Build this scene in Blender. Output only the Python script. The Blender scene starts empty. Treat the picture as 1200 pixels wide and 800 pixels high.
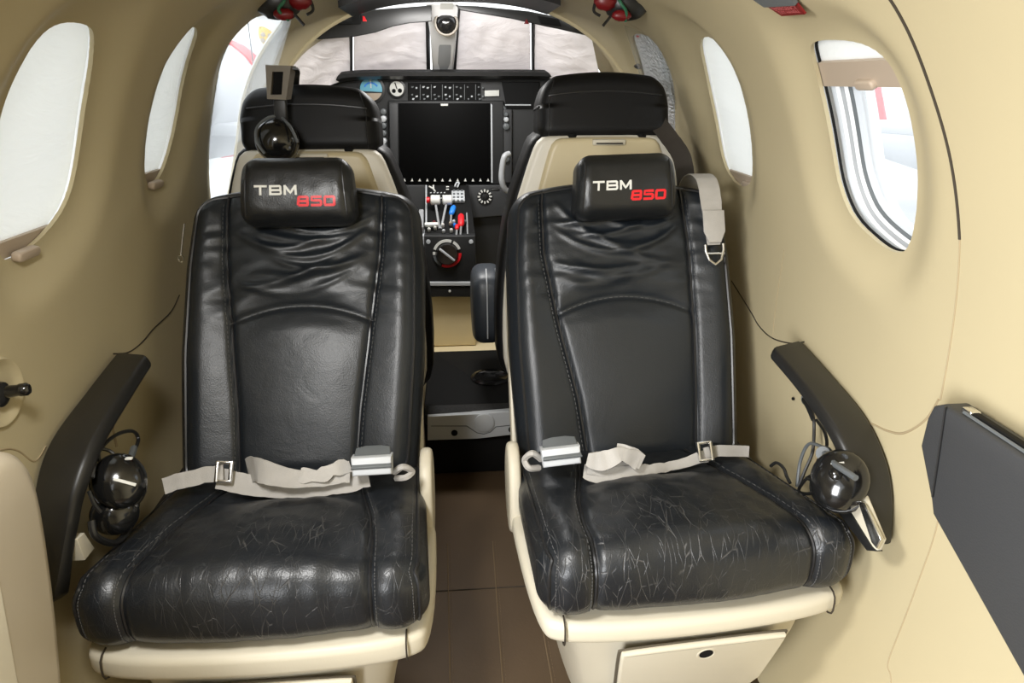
import bpy, bmesh, math, random
from mathutils import Vector, Matrix, noise
random.seed(7)
V = Vector
SC = bpy.context.scene
COL = SC.collection
PI = math.pi

# ------------------------------------------------------------------ camera
FPX = 800.0; PITCH = math.radians(21); YAW = math.radians(4.7); CAM = V((-0.015, 0, 1.03))
cam = bpy.data.objects.new('camera', bpy.data.cameras.new('camera'))
COL.objects.link(cam)
cam.data.sensor_width = 36; cam.data.lens = FPX/1200*36; cam.data.clip_start = 0.02; cam.data.clip_end = 400
cam.location = CAM; cam.rotation_euler = (PI/2-PITCH, 0, -YAW)
SC.camera = cam

def ray(x, y):
    u = (x-600)/FPX; v = (400-y)/FPX
    f = math.cos(PITCH)+v*math.sin(PITCH); up = v*math.cos(PITCH)-math.sin(PITCH)
    return V((u*math.cos(YAW)+f*math.sin(YAW), f*math.cos(YAW)-u*math.sin(YAW), up))
def atY(x, y, Y): d = ray(x, y); return CAM+d*((Y-CAM.y)/d.y)
def atZ(x, y, Z): d = ray(x, y); return CAM+d*((Z-CAM.z)/d.z)
def atX(x, y, X): d = ray(x, y); return CAM+d*((X-CAM.x)/d.x)

def sstep(a, b, x):
    t = max(0., min(1., (x-a)/(b-a))); return t*t*(3-2*t)
def lerp(a, b, t): return a+(b-a)*t
def interp(x, pts):
    if x <= pts[0][0]: return pts[0][1]
    for (a, p), (b, q) in zip(pts, pts[1:]):
        if x <= b: return p+(q-p)*(x-a)/(b-a)
    return pts[-1][1]

# ------------------------------------------------------------------ mesh building
class MB:
    def __init__(s): s.v = []; s.f = []; s.m = []
    def add(s, vs, fs, mi=0):
        o = len(s.v); s.v += [V(p) for p in vs]; s.f += [tuple(i+o for i in f) for f in fs]; s.m += [mi]*len(fs); return s
    def grid(s, rows, closed=False, mi=0):
        n = len(rows[0]); vs = [p for r in rows for p in r]; fs = []
        for i in range(len(rows)-1):
            for j in range(n if closed else n-1):
                k = (j+1) % n
                fs.append((i*n+j, i*n+k, (i+1)*n+k, (i+1)*n+j))
        return s.add(vs, fs, mi)
    def loft(s, rings, mi=0, cap=True):
        n = len(rings[0]); o = len(s.v); s.grid(rings, True, mi)
        if cap:
            s.f.append(tuple(o+i for i in reversed(range(n)))); s.m.append(mi)
            b = o+(len(rings)-1)*n; s.f.append(tuple(b+i for i in range(n))); s.m.append(mi)
        return s
    def tube(s, pts, r, n=8, closed=False, mi=0, up=None):
        pts = [V(p) for p in pts]; N = len(pts); rings = []
        prev = None
        for i, p in enumerate(pts):
            if closed: t = pts[(i+1) % N]-pts[i-1]
            else: t = pts[min(i+1, N-1)]-pts[max(i-1, 0)]
            t.normalize()
            if prev is None:
                a = V((0, 0, 1)) if abs(t.z) < .9 else V((1, 0, 0))
                prev = (a-t*a.dot(t)).normalized()
            else:
                prev = (prev-t*prev.dot(t)).normalized()
            b = t.cross(prev)
            rr = r[i] if isinstance(r, (list, tuple)) else r
            rings.append([p+prev*(rr*math.cos(2*PI*k/n))+b*(rr*math.sin(2*PI*k/n)) for k in range(n)])
        if closed:
            rings.append(rings[0]); return s.grid(rings, True, mi)
        return s.loft(rings, mi)
    def lathe(s, prof, o, ax, n=24, mi=0, ref=None):
        ax = V(ax).normalized(); a = V(ref) if ref else (V((0, 0, 1)) if abs(ax.z) < .9 else V((1, 0, 0)))
        a = (a-ax*a.dot(ax)).normalized(); b = ax.cross(a); o = V(o)
        rings = [[o+ax*h+a*(r*math.cos(2*PI*k/n))+b*(r*math.sin(2*PI*k/n)) for k in range(n)] for r, h in prof]
        return s.loft(rings, mi)
    def slab(s, out, t, b, o=(0, 0, 0), ex=(1, 0, 0), ey=(0, 1, 0), steps=3, mi=0, both=True):
        """closed 2-D outline extruded along ex x ey by t with rounded rims b"""
        o = V(o); ex = V(ex).normalized(); ey = V(ey); ey = (ey-ex*ey.dot(ex)).normalized(); ez = ex.cross(ey)
        n = len(out); P = [V((p[0], p[1])) for p in out]
        A = sum(P[i].x*P[(i+1) % n].y-P[(i+1) % n].x*P[i].y for i in range(n))
        if A < 0: P.reverse()
        nr = []
        for i in range(n):
            e1 = (P[i]-P[i-1]); e2 = (P[(i+1) % n]-P[i])
            n1 = V((e1.y, -e1.x)); n2 = V((e2.y, -e2.x))
            if n1.length > 0: n1.normalize()
            if n2.length > 0: n2.normalize()
            m = n1+n2
            if m.length < 1e-6: m = n1
            m.normalize(); c = max(.5, m.dot(n1)); nr.append(m/c)
        rings = []
        prof = []
        for k in range(steps+1):
            a = PI/2*k/steps; prof.append((b*(1-math.sin(a)), b*(1-math.cos(a))))
        pro = ([(i, h) for i, h in prof] if both else [(0, 0)])+[(i, t-h) for i, h in reversed(prof)]
        for ins, h in pro:
            rings.append([o+ex*(P[i].x-nr[i].x*ins)+ey*(P[i].y-nr[i].y*ins)+ez*h for i in range(n)])
        return s.loft(rings, mi)
    def box(s, c, size, b=.003, ex=(1, 0, 0), ey=(0, 1, 0), mi=0, rr=None, steps=2):
        sx, sy, sz = size; ex = V(ex).normalized(); ey = V(ey); ey = (ey-ex*ey.dot(ex)).normalized(); ez = ex.cross(ey)
        r = rr if rr is not None else min(b, sx/2.01, sy/2.01)
        return s.slab(rrect(sx, sy, max(r, 1e-4), 3), sz, min(b, sz/2.01), V(c)-ez*(sz/2), ex, ey, steps, mi)

def rrect(w, h, r, k=4, cx=0, cy=0):
    out = []
    for qx, qy, a0 in ((1, -1, -PI/2), (1, 1, 0), (-1, 1, PI/2), (-1, -1, PI)):
        for i in range(k+1):
            a = a0+PI/2*i/k; out.append((cx+qx*(w/2-r)+r*math.cos(a), cy+qy*(h/2-r)+r*math.sin(a)))
    return out
def circle(r, n=24, cx=0, cy=0): return [(cx+r*math.cos(2*PI*i/n), cy+r*math.sin(2*PI*i/n)) for i in range(n)]
def chaikin(P, it=2, closed=True):
    P = [V(p) for p in P]
    for _ in range(it):
        Q = [] if closed else [P[0]]
        for i in range(len(P) if closed else len(P)-1):
            a, b = P[i], P[(i+1) % len(P)]
            Q += [a*.75+b*.25, a*.25+b*.75]
        if not closed: Q.append(P[-1])
        P = Q
    return P
def spline(P, n=8):
    P = [V(p) for p in P]; out = []
    for i in range(len(P)-1):
        p0 = P[max(i-1, 0)]; p1 = P[i]; p2 = P[i+1]; p3 = P[min(i+2, len(P)-1)]
        for k in range(n):
            t = k/n
            out.append(.5*((2*p1)+(p2-p0)*t+(2*p0-5*p1+4*p2-p3)*t*t+(3*p1-p0-3*p2+p3)*t**3))
    out.append(P[-1]); return out

def obj(name, mb, mats, parent=None, smooth=True, angle=40, weld=0, flipfix=True):
    me = bpy.data.meshes.new(name)
    me.from_pydata([tuple(p) for p in mb.v], [], mb.f)
    mats = mats if isinstance(mats, (list, tuple)) else [mats]
    for m in mats: me.materials.append(m)
    me.polygons.foreach_set('material_index', mb.m)
    if weld or flipfix:
        bm = bmesh.new(); bm.from_mesh(me)
        if weld: bmesh.ops.remove_doubles(bm, verts=bm.verts, dist=weld)
        if flipfix: bmesh.ops.recalc_face_normals(bm, faces=bm.faces)
        bm.to_mesh(me); bm.free()
    me.polygons.foreach_set('use_smooth', [smooth]*len(me.polygons))
    if smooth and angle < 180: me.set_sharp_from_angle(angle=math.radians(angle))
    me.update()
    o = bpy.data.objects.new(name, me); COL.objects.link(o)
    if parent is not None:
        o.parent = parent; o.matrix_parent_inverse = PWI(parent)
    return o
def PWI(p):
    """inverse of a parent's world matrix: roots are only translated, parts sit at the root's frame"""
    return Matrix.Translation(-V(p.location)) if p.parent is None else Matrix.Identity(4)
def tag(o, label, cat, group=None):
    o['label'] = label; o['category'] = cat
    if group: o['group'] = group
    return o
def thing(name, label, cat, loc, group=None):
    o = bpy.data.objects.new(name, None); COL.objects.link(o); o.location = loc; o.empty_display_size = .05
    return tag(o, label, cat, group)
def struct(name, mb, mats, **k):
    o = obj(name, mb, mats, **k); o['kind'] = 'structure'; return o

# ------------------------------------------------------------------ materials
def mat(name, col, rough=.5, metal=0, bump=None, spec=.5, var=None, coat=0, emit=None, sheen=0):
    m = bpy.data.materials.new(name); m.use_nodes = True; nt = m.node_tree; N = nt.nodes; L = nt.links
    p = N['Principled BSDF']; p.inputs['Base Color'].default_value = (*col, 1); p.inputs['Roughness'].default_value = rough
    p.inputs['Metallic'].default_value = metal; p.inputs['Specular IOR Level'].default_value = spec
    if coat: p.inputs['Coat Weight'].default_value = coat; p.inputs['Coat Roughness'].default_value = .15
    if sheen: p.inputs['Sheen Weight'].default_value = sheen
    tc = N.new('ShaderNodeTexCoord')
    if var:
        sc, amt = var
        nz = N.new('ShaderNodeTexNoise'); nz.inputs['Scale'].default_value = sc; nz.inputs['Detail'].default_value = 4
        L.new(tc.outputs['Object'], nz.inputs['Vector'])
        mx = N.new('ShaderNodeMix'); mx.data_type = 'RGBA'; mx.inputs['A'].default_value = (*[c*(1-amt) for c in col], 1); mx.inputs['B'].default_value = (*[min(1, c*(1+amt)) for c in col], 1)
        L.new(nz.outputs['Fac'], mx.inputs['Factor']); L.new(mx.outputs['Result'], p.inputs['Base Color'])
    if bump:
        sc, st = bump[0], bump[1]
        nz = N.new('ShaderNodeTexNoise'); nz.inputs['Scale'].default_value = sc; nz.inputs['Detail'].default_value = 3
        L.new(tc.outputs['Object'], nz.inputs['Vector'])
        b = N.new('ShaderNodeBump'); b.inputs['Strength'].default_value = st; b.inputs['Distance'].default_value = bump[2] if len(bump) > 2 else .001
        L.new(nz.outputs['Fac'], b.inputs['Height']); L.new(b.outputs['Normal'], p.inputs['Normal'])
    return m

def leather(name, col, rough=.42, wear=0.0, crease=.2):
    m = bpy.data.materials.new(name); m.use_nodes = True; nt = m.node_tree; N = nt.nodes; L = nt.links
    p = N['Principled BSDF']; p.inputs['Roughness'].default_value = rough; p.inputs['Specular IOR Level'].default_value = .55
    tc = N.new('ShaderNodeTexCoord')
    gr = N.new('ShaderNodeTexVoronoi'); gr.inputs['Scale'].default_value = 420; L.new(tc.outputs['Object'], gr.inputs['Vector'])
    wr = N.new('ShaderNodeTexNoise'); wr.inputs['Scale'].default_value = 22; wr.inputs['Detail'].default_value = 5; wr.inputs['Distortion'].default_value = .8
    L.new(tc.outputs['Object'], wr.inputs['Vector'])
    b1 = N.new('ShaderNodeBump'); b1.inputs['Strength'].default_value = .25; b1.inputs['Distance'].default_value = .0006; L.new(gr.outputs['Distance'], b1.inputs['Height'])
    b2 = N.new('ShaderNodeBump'); b2.inputs['Strength'].default_value = crease; b2.inputs['Distance'].default_value = .004; L.new(wr.outputs['Fac'], b2.inputs['Height']); L.new(b1.outputs['Normal'], b2.inputs['Normal'])
    last = b2
    if wear:
        # pale cracks where the hide has been sat on: a warped cell network broken up by noise
        lines = None
        for ang, sc, wd in ((.5, 15, .015), (-.6, 14, .014), (.1, 24, .020)):
            mp = N.new('ShaderNodeMapping'); mp.inputs['Scale'].default_value = (2.6, .75, .75); mp.inputs['Rotation'].default_value = (0, ang, ang); L.new(tc.outputs['Object'], mp.inputs['Vector'])
            wn = N.new('ShaderNodeTexNoise'); wn.inputs['Scale'].default_value = 5; wn.inputs['Detail'].default_value = 3; L.new(tc.outputs['Object'], wn.inputs['Vector'])
            ad = N.new('ShaderNodeMix'); ad.data_type = 'VECTOR'; ad.inputs['Factor'].default_value = .05; L.new(mp.outputs['Vector'], ad.inputs['A']); L.new(wn.outputs['Color'], ad.inputs['B'])
            vo = N.new('ShaderNodeTexVoronoi'); vo.feature = 'DISTANCE_TO_EDGE'; vo.inputs['Scale'].default_value = sc; L.new(ad.outputs['Result'], vo.inputs['Vector'])
            rq = N.new('ShaderNodeMapRange'); rq.inputs['From Min'].default_value = wd; rq.inputs['From Max'].default_value = .002; L.new(vo.outputs['Distance'], rq.inputs['Value'])
            nm = N.new('ShaderNodeTexNoise'); nm.inputs['Scale'].default_value = 17+sc; nm.inputs['Detail'].default_value = 1; L.new(mp.outputs['Vector'], nm.inputs['Vector'])
            rm = N.new('ShaderNodeMapRange'); rm.inputs['From Min'].default_value = .42; rm.inputs['From Max'].default_value = .60; L.new(nm.outputs['Fac'], rm.inputs['Value'])
            mm = N.new('ShaderNodeMath'); mm.operation = 'MULTIPLY'; L.new(rq.outputs['Result'], mm.inputs[0]); L.new(rm.outputs['Result'], mm.inputs[1])
            if lines is None: lines = mm
            else:
                ma = N.new('ShaderNodeMath'); ma.operation = 'MAXIMUM'; L.new(lines.outputs[0], ma.inputs[0]); L.new(mm.outputs[0], ma.inputs[1]); lines = ma
        nb = N.new('ShaderNodeTexNoise'); nb.inputs['Scale'].default_value = 6; nb.inputs['Detail'].default_value = 2; L.new(tc.outputs['Object'], nb.inputs['Vector'])
        r2 = N.new('ShaderNodeValToRGB'); r2.color_ramp.elements[0].position = .30; r2.color_ramp.elements[1].position = .56; L.new(nb.outputs['Fac'], r2.inputs['Fac'])
        # the rear of the seat, under a sitter's back, is hardly cracked
        sp = N.new('ShaderNodeSeparateXYZ'); L.new(tc.outputs['Object'], sp.inputs['Vector'])
        mr = N.new('ShaderNodeMapRange'); mr.inputs['From Min'].default_value = .98; mr.inputs['From Max'].default_value = .86; L.new(sp.outputs['Y'], mr.inputs['Value'])
        mu = N.new('ShaderNodeMath'); mu.operation = 'MULTIPLY'; L.new(lines.outputs[0], mu.inputs[0]); L.new(r2.outputs['Color'], mu.inputs[1])
        m2 = N.new('ShaderNodeMath'); m2.operation = 'MULTIPLY'; L.new(mu.outputs[0], m2.inputs[0]); L.new(mr.outputs['Result'], m2.inputs[1])
        m3 = N.new('ShaderNodeMath'); m3.operation = 'MULTIPLY'; m3.inputs[1].default_value = wear; L.new(m2.outputs[0], m3.inputs[0])
        mx = N.new('ShaderNodeMix'); mx.data_type = 'RGBA'; mx.inputs['A'].default_value = (*col, 1); mx.inputs['B'].default_value = (.135, .13, .127, 1)
        L.new(m3.outputs[0], mx.inputs['Factor']); L.new(mx.outputs['Result'], p.inputs['Base Color'])
        b3 = N.new('ShaderNodeBump'); b3.inputs['Strength'].default_value = .5; b3.inputs['Distance'].default_value = .0015; b3.invert = True
        L.new(m2.outputs[0], b3.inputs['Height']); L.new(b2.outputs['Normal'], b3.inputs['Normal']); last = b3
    else:
        p.inputs['Base Color'].default_value = (*col, 1)
    L.new(last.outputs['Normal'], p.inputs['Normal'])
    return m

def cloth(name, col, trans=.5, fold=(4, .3), weave=600):
    m = bpy.data.materials.new(name); m.use_nodes = True; nt = m.node_tree; N = nt.nodes; L = nt.links
    N.remove(N['Principled BSDF']); out = N['Material Output']
    d = N.new('ShaderNodeBsdfDiffuse'); t = N.new('ShaderNodeBsdfTranslucent'); mx = N.new('ShaderNodeMixShader'); mx.inputs[0].default_value = trans
    d.inputs['Color'].default_value = (*col, 1); t.inputs['Color'].default_value = (*col, 1)
    tc = N.new('ShaderNodeTexCoord'); nz = N.new('ShaderNodeTexNoise'); nz.inputs['Scale'].default_value = fold[0]; nz.inputs['Detail'].default_value = 5; nz.inputs['Distortion'].default_value = 1.2
    mp = N.new('ShaderNodeMapping'); mp.inputs['Scale'].default_value = (1, 1, 3.0); L.new(tc.outputs['Object'], mp.inputs['Vector']); L.new(mp.outputs['Vector'], nz.inputs['Vector'])
    b = N.new('ShaderNodeBump'); b.inputs['Strength'].default_value = fold[1]; b.inputs['Distance'].default_value = .02; L.new(nz.outputs['Fac'], b.inputs['Height'])
    L.new(b.outputs['Normal'], d.inputs['Normal']); L.new(b.outputs['Normal'], t.inputs['Normal'])
    L.new(d.outputs[0], mx.inputs[1]); L.new(t.outputs[0], mx.inputs[2]); L.new(mx.outputs[0], out.inputs['Surface'])
    return m

M = {}
M['wall'] = mat('cream_lining', (.465, .398, .248), .55, bump=(260, .12, .0008), var=(3, .06), spec=.4)
M['ceiling'] = M['wall']
M['cream'] = mat('cream_plastic', (.62, .57, .45), .45, bump=(330, .2, .0006), spec=.45)
M['shell'] = mat('tan_seat_shell', (.60, .51, .32), .4, bump=(200, .08, .0006))
M['cabinet'] = mat('tan_cabinet', (.46, .40, .30), .42, var=(5, .05))
M['leather'] = leather('black_leather', (.0095, .0125, .0165), .40)
M['worn'] = leather('worn_black_leather', (.010, .012, .015), .38, wear=.48, crease=.25)
M['hleather'] = leather('headrest_leather', (.009, .010, .011), .36, crease=.15)
M['table'] = leather('charcoal_leather', (.038, .039, .041), .6, crease=.08)
M['piping'] = mat('black_piping', (.014, .014, .015), .35)
M['stitch'] = mat('grey_stitch', (.10, .10, .10), .6)
M['black'] = mat('black_plastic', (.012, .012, .012), .4)
M['armrest'] = mat('black_armrest', (.013, .0125, .0115), .42, bump=(500, .1, .0004))
M['matte'] = mat('matte_black', (.005, .005, .005), .8, spec=.25)
M['gloss'] = mat('gloss_black', (.008, .008, .008), .12, coat=.4)
M['screen'] = mat('dark_screen', (.002, .002, .002), .5, spec=.06)
M['panel'] = mat('panel_grey', (.013, .0135, .014), .55)
M['panel2'] = mat('panel_mid_grey', (.036, .037, .039), .5)
M['grey'] = mat('light_grey_plastic', (.52, .54, .56), .4)
M['dgrey'] = mat('dark_grey_plastic', (.11, .12, .125), .45)
M['plate'] = mat('grey_plate', (.33, .34, .35), .4)
M['silver'] = mat('silver', (.75, .74, .72), .25, metal=1)
M['web'] = mat('grey_webbing', (.40, .38, .35), .6, bump=(700, .4, .001), var=(60, .12))
M['webd'] = mat('dark_brown_webbing', (.035, .028, .022), .7, bump=(700, .4, .001))
M['white'] = mat('white_paint', (.82, .82, .82), .4)
M['offwhite'] = mat('off_white_label', (.72, .72, .68), .5)
M['red'] = mat('red_paint', (.75, .012, .02), .4)
M['dred'] = mat('dark_red', (.15, .005, .007), .4)
M['pink'] = mat('pale_red_letters', (.62, .16, .16), .5)
M['blue'] = mat('blue_knob', (.02, .22, .80), .35)
M['sky'] = mat('gauge_blue', (.15, .45, .60), .4)
M['green'] = mat('dark_green', (.02, .12, .06), .5)
M['floor'] = mat('brown_floor', (.105, .068, .037), .55, bump=(160, .2, .001), var=(8, .15))
M['carpet'] = mat('tan_carpet', (.80, .68, .43), .9, bump=(300, .4, .002))
M['dcarpet'] = mat('charcoal_carpet', (.035, .035, .035), .95, bump=(400, .9, .004), var=(180, .6))
M['shade'] = cloth('white_shade_cloth', (.95, .95, .93), .62, (5, .35))
M['cover'] = cloth('grey_sun_cover', (.92, .88, .87), .36, (7, .5))
M['tan'] = mat('tan_rail', (.42, .34, .26), .5)
M['gold'] = mat('gold', (.85, .58, .08), .3, metal=.6, bump=(60, 1, .02))
M['aero'] = mat('aeroplane_white', (.52, .53, .55), .4)
M['strut'] = mat('strut_grey', (.22, .24, .27), .5)
M['apron'] = mat('concrete', (.46, .47, .48), .9, var=(2, .08))
M['seam'] = mat('dark_seam', (.035, .026, .016), .8)
M['lseam'] = mat('pale_seam', (.34, .27, .16), .7)
M['bluelit'] = leather('black_leather_lit_cool', (.035, .042, .052), .42, crease=.2)  # black leather with the bluish light on it put into the colour
M['beige'] = mat('beige_trim', (.19, .165, .13), .5)

g = bpy.data.materials.new('window_glass'); g.use_nodes = True; nt = g.node_tree; nt.nodes.remove(nt.nodes['Principled BSDF'])
tr = nt.nodes.new('ShaderNodeBsdfTransparent'); tr.inputs[0].default_value = (.95, .96, .96, 1); gl = nt.nodes.new('ShaderNodeBsdfGlossy'); gl.inputs['Roughness'].default_value = .05
hz = nt.nodes.new('ShaderNodeBsdfTranslucent'); hz.inputs[0].default_value = (.9, .92, .95, 1)
mx = nt.nodes.new('ShaderNodeMixShader'); mx2 = nt.nodes.new('ShaderNodeMixShader'); mx2.inputs[0].default_value = .16
nt.links.new(tr.outputs[0], mx2.inputs[1]); nt.links.new(hz.outputs[0], mx2.inputs[2])
mx.inputs[0].default_value = .03; nt.links.new(mx2.outputs[0], mx.inputs[1]); nt.links.new(gl.outputs[0], mx.inputs[2]); nt.links.new(mx.outputs[0], nt.nodes['Material Output'].inputs[0])
M['glass'] = g
M['foil'] = mat('crinkled_foil', (.95, .96, .97), .35, metal=.35, bump=(120, 1, .03))
M['pleather'] = mat('shaded_black_leather', (.0045, .0045, .005), .5, spec=.28, bump=(300, .1, .0005))  # black leather of the front seats, darkened to carry their shade
M['rim'] = mat('pale_shell_rim', (.74, .70, .60), .45)
M['gapshade'] = mat('drawer_gap_shade', (.09, .075, .05), .8)

# ------------------------------------------------------------------ fuselage
CZ, HZ, HX, EX = .50, .74, .61, 2.6
def hw(z):
    t = min(1., abs((z-CZ)/HZ)); return HX*max(0., 1-t**EX)**(1/EX)
def hnorm(z, s):
    e = 1e-3; d = (hw(z+e)-hw(z-e))/(2*e); return V((s, 0, -d)).normalized()
def hull(s, Y, z, off=0.):
    return V((s*hw(z), Y, z))+hnorm(z, s)*off

WIN = {  # name: side, outline (Y, z)
 'rr': (1, [(.815, 1.06), (.808, 1.014), (.813, .946), (.822, .882), (.842, .815), (.87, .803), (.902, .808), (.96, .826), (.99, .85), (1.004, .89), (.993, .988), (.97, 1.06), (.952, 1.082), (.915, 1.086), (.85, 1.08)]),
 'lr': (-1, [(.866, 1.085), (.857, 1.04), (.853, 1.0), (.855, .95), (.86, .89), (.872, .825), (.895, .806), (.954, .822), (1.007, .845), (1.03, .88), (1.033, .933), (1.005, 1.033), (.965, 1.085), (.94, 1.10), (.89, 1.10)]),
 'rm': (1, [(1.303, 1.108), (1.301, 1.049), (1.322, .974), (1.352, .876), (1.37, .83), (1.42, .815), (1.48, .823), (1.518, .845), (1.527, .89), (1.495, 1.0), (1.42, 1.085), (1.365, 1.11)]),
 'lm': (-1, [(1.275, 1.118), (1.268, 1.08), (1.285, 1.007), (1.302, .921), (1.32, .85), (1.35, .832), (1.395, .848), (1.422, .885), (1.43, .93), (1.412, .99), (1.345, 1.10), (1.31, 1.118)]),
 'lc': (-1, [(1.52, 1.15), (1.53, 1.10), (1.63, 1.0), (1.675, .908), (1.715, .80), (1.74, .72), (1.86, .72), (1.93, .85), (1.86, 1.0), (1.80, 1.135), (1.76, 1.168), (1.60, 1.168)]),
 'rc': (1, [(1.64, 1.135), (1.671, 1.09), (1.703, 1.036), (1.837, .921), (1.88, .84), (1.99, .84), (2.01, .95), (1.97, 1.04), (1.90, 1.09), (1.79, 1.145)]),
}
FAR = {'rr': .026, 'lr': .034, 'rm': .01, 'lm': .012}
SHIFT = {'rr': .030, 'lr': .036, 'rm': .028, 'lm': .036, 'lc': .0, 'rc': .0}
WOUT = {k: [V(p) for p in chaikin([V((a+SHIFT[k]+(FAR.get(k, 0)*sstep(0, .14, a-min(q[0] for q in w[1]))), b-.020*sstep(.93, 1.10, b)-.01*sstep(.86, .81, b))) for a, b in w[1]], 2)] for k, w in WIN.items()}
def pdist(P, q):
    """signed-ish distance from q to polygon P (0 inside)"""
    ins = False; best = 1e9; n = len(P)
    for i in range(n):
        a = P[i]; b = P[(i+1) % n]
        if (a.y > q.y) != (b.y > q.y) and q.x < (b.x-a.x)*(q.y-a.y)/(b.y-a.y)+a.x: ins = not ins
        ab = b-a; t = max(0, min(1, (q-a).dot(ab)/max(1e-12, ab.length_squared))); best = min(best, (a+ab*t-q).length)
    return 0. if ins else best
SCOOP = .022
def scoop(s, Y, z):
    o = 0.
    for k, (ws, _) in WIN.items():
        if ws != s: continue
        if k in ('lc', 'rc'): amt, rad = .012, .05
        else: amt, rad = SCOOP, .075
        P = WOUT[k]
        if not (P[0].x-.4 < Y < P[0].x+.5): continue
        d = pdist(P, V((Y, z)))
        if d < rad: o = max(o, amt*(1-sstep(0, rad, d)))
    return o

def section(zmax_x=.25, n=70):
    """points (x,z) from the floor up to where the half width falls to zmax_x, evenly spaced"""
    pts = []; z = -.02
    ths = [lerp(-.66, PI/2, i/2000) for i in range(2001)]
    raw = []
    for th in ths:
        c, s_ = math.cos(th), math.sin(th)
        x = HX*abs(c)**(2/EX); zz = CZ+HZ*math.copysign(abs(s_)**(2/EX), s_)
        if zz >= -.02: raw.append((x, zz))
    raw = [p for p in raw if not (p[1] > 1. and p[0] < zmax_x)]
    L = [0]
    for a, b in zip(raw, raw[1:]): L.append(L[-1]+math.hypot(a[0]-b[0], a[1]-b[1]))
    out = []; j = 0
    for i in range(n):
        t = L[-1]*i/(n-1)
        while j < len(L)-2 and L[j+1] < t: j += 1
        f = (t-L[j])/max(1e-9, L[j+1]-L[j]); out.append((lerp(raw[j][0], raw[j+1][0], f), lerp(raw[j][1], raw[j+1][1], f)))
    return out
Y0, Y1 = -1.05, 2.10
TH = .006
def wall_mesh(s, ylist):
    sec = section(.25, 96); mb = MB()
    inn, outr = [], []
    for Y in ylist:
        a, b = [], []
        for x, z in sec:
            n = hnorm(z, s) if z < 1.22 else hnorm(1.22, s)
            o = scoop(s, Y, z) if z > .68 else 0
            p = V((s*x, Y, z)); a.append(p+n*o); b.append(p+n*(o+TH))
        inn.append(a); outr.append(b)
    n = len(sec); m = len(ylist)
    vs = [p for r in inn for p in r]+[p for r in outr for p in r]; fs = []
    O = n*m
    for i in range(m-1):
        for j in range(n-1):
            q = (i*n+j, i*n+j+1, (i+1)*n+j+1, (i+1)*n+j); fs.append(q); fs.append(tuple(O+k for k in reversed(q)))
    for i in range(m-1):
        for j in (0, n-1): fs.append((i*n+j, (i+1)*n+j, O+(i+1)*n+j, O+i*n+j))
    for j in range(n-1):
        for i in (0, m-1): fs.append((i*n+j, i*n+j+1, O+i*n+j+1, O+i*n+j))
    return mb.add(vs, fs)
def ysamples(a, b):
    ys = []; y = a
    while y < b-1e-6:
        ys.append(y); y += .012 if y > .6 else .06
    ys.append(b); return ys

def cutter(s, key):
    P = WOUT[key]; mb = MB()
    r = []
    for off in (-.06, .10):
        r.append([hull(s, p.x, min(p.y, 1.2), off) for p in P])
    mb.loft(r)
    return obj('cut', mb, M['wall'])
# the cabin door stands open behind the camera on the left, so the left lining starts at its frame
def apply_cuts(o, cuts):
    for c in cuts:
        md = o.modifiers.new('b', 'BOOLEAN'); md.operation = 'DIFFERENCE'; md.object = c; md.solver = 'EXACT'
    dg = bpy.context.evaluated_depsgraph_get(); me = bpy.data.meshes.new_from_object(o.evaluated_get(dg))
    o.modifiers.clear(); old = o.data; o.data = me; bpy.data.meshes.remove(old)
    for c in cuts: d = c.data; bpy.data.objects.remove(c); bpy.data.meshes.remove(d)
    me.polygons.foreach_set('use_smooth', [True]*len(me.polygons)); me.set_sharp_from_angle(angle=math.radians(38))
for s, nm, keys in ((1, 'wall_right', ('rr', 'rm', 'rc')), (-1, 'wall_left', ('lr', 'lm', 'lc'))):
    w = struct(nm, wall_mesh(s, ysamples(Y0 if s > 0 else -.05, Y1)), M['wall'])
    apply_cuts(w, [cutter(s, k) for k in keys])
# ceiling strip
mb = MB(); rows = []; rows2 = []
for Y in [lerp(Y0, Y1, i/40) for i in range(41)]:
    r = []; r2 = []
    for i in range(25):
        x = lerp(-.252, .252, i/24); zz = CZ+HZ*(1-(abs(x)/HX)**EX)**(1/EX); r.append(V((x, Y, zz))); r2.append(V((x, Y, zz+TH)))
    rows.append(r); rows2.append(r2)
mb.grid(rows); mb.grid(rows2)
struct('ceiling', mb, M['ceiling'], flipfix=False)
# floor
mb = MB(); mb.box((0, .50, -.02), (1.16, 3.2, .04), .004); struct('floor', mb, M['floor'])
mb = MB(); mb.box((0, 2.36, .085), (1.14, .72, .17), .006); struct('floor', mb, M['carpet'])
# rear bulkhead behind the camera and the nose bulkhead beyond the instrument panel
def bulk(name, Y, zt, m):
    out = [(x, z) for x, z in section(.02, 60) if z <= zt]
    out = out+[(-x, z) for x, z in reversed(out)]
    mb = MB(); mb.slab(out, .03, .002, (0, Y, 0), (1, 0, 0), (0, 0, 1)); return struct(name, mb, m)
bulk('wall_rear', Y0+.03, 1.3, M['wall'])
bulk('wall_front', 2.74, .99, M['matte'])
for s, nm in ((1, 'wall_front_right'), (-1, 'wall_front_left')):
    mb = MB(); sec = [(x, z) for x, z in section(.25, 60) if z < 1.0]
    a = [[V((s*x, Y, z)) for x, z in sec] for Y in (2.098, 2.4, 2.72)]; b = [[V((s*(x+TH), Y, z)) for x, z in sec] for Y in (2.098, 2.4, 2.72)]
    mb.grid(a); mb.grid(b); struct(nm, mb, M['wall'], flipfix=False)

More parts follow.
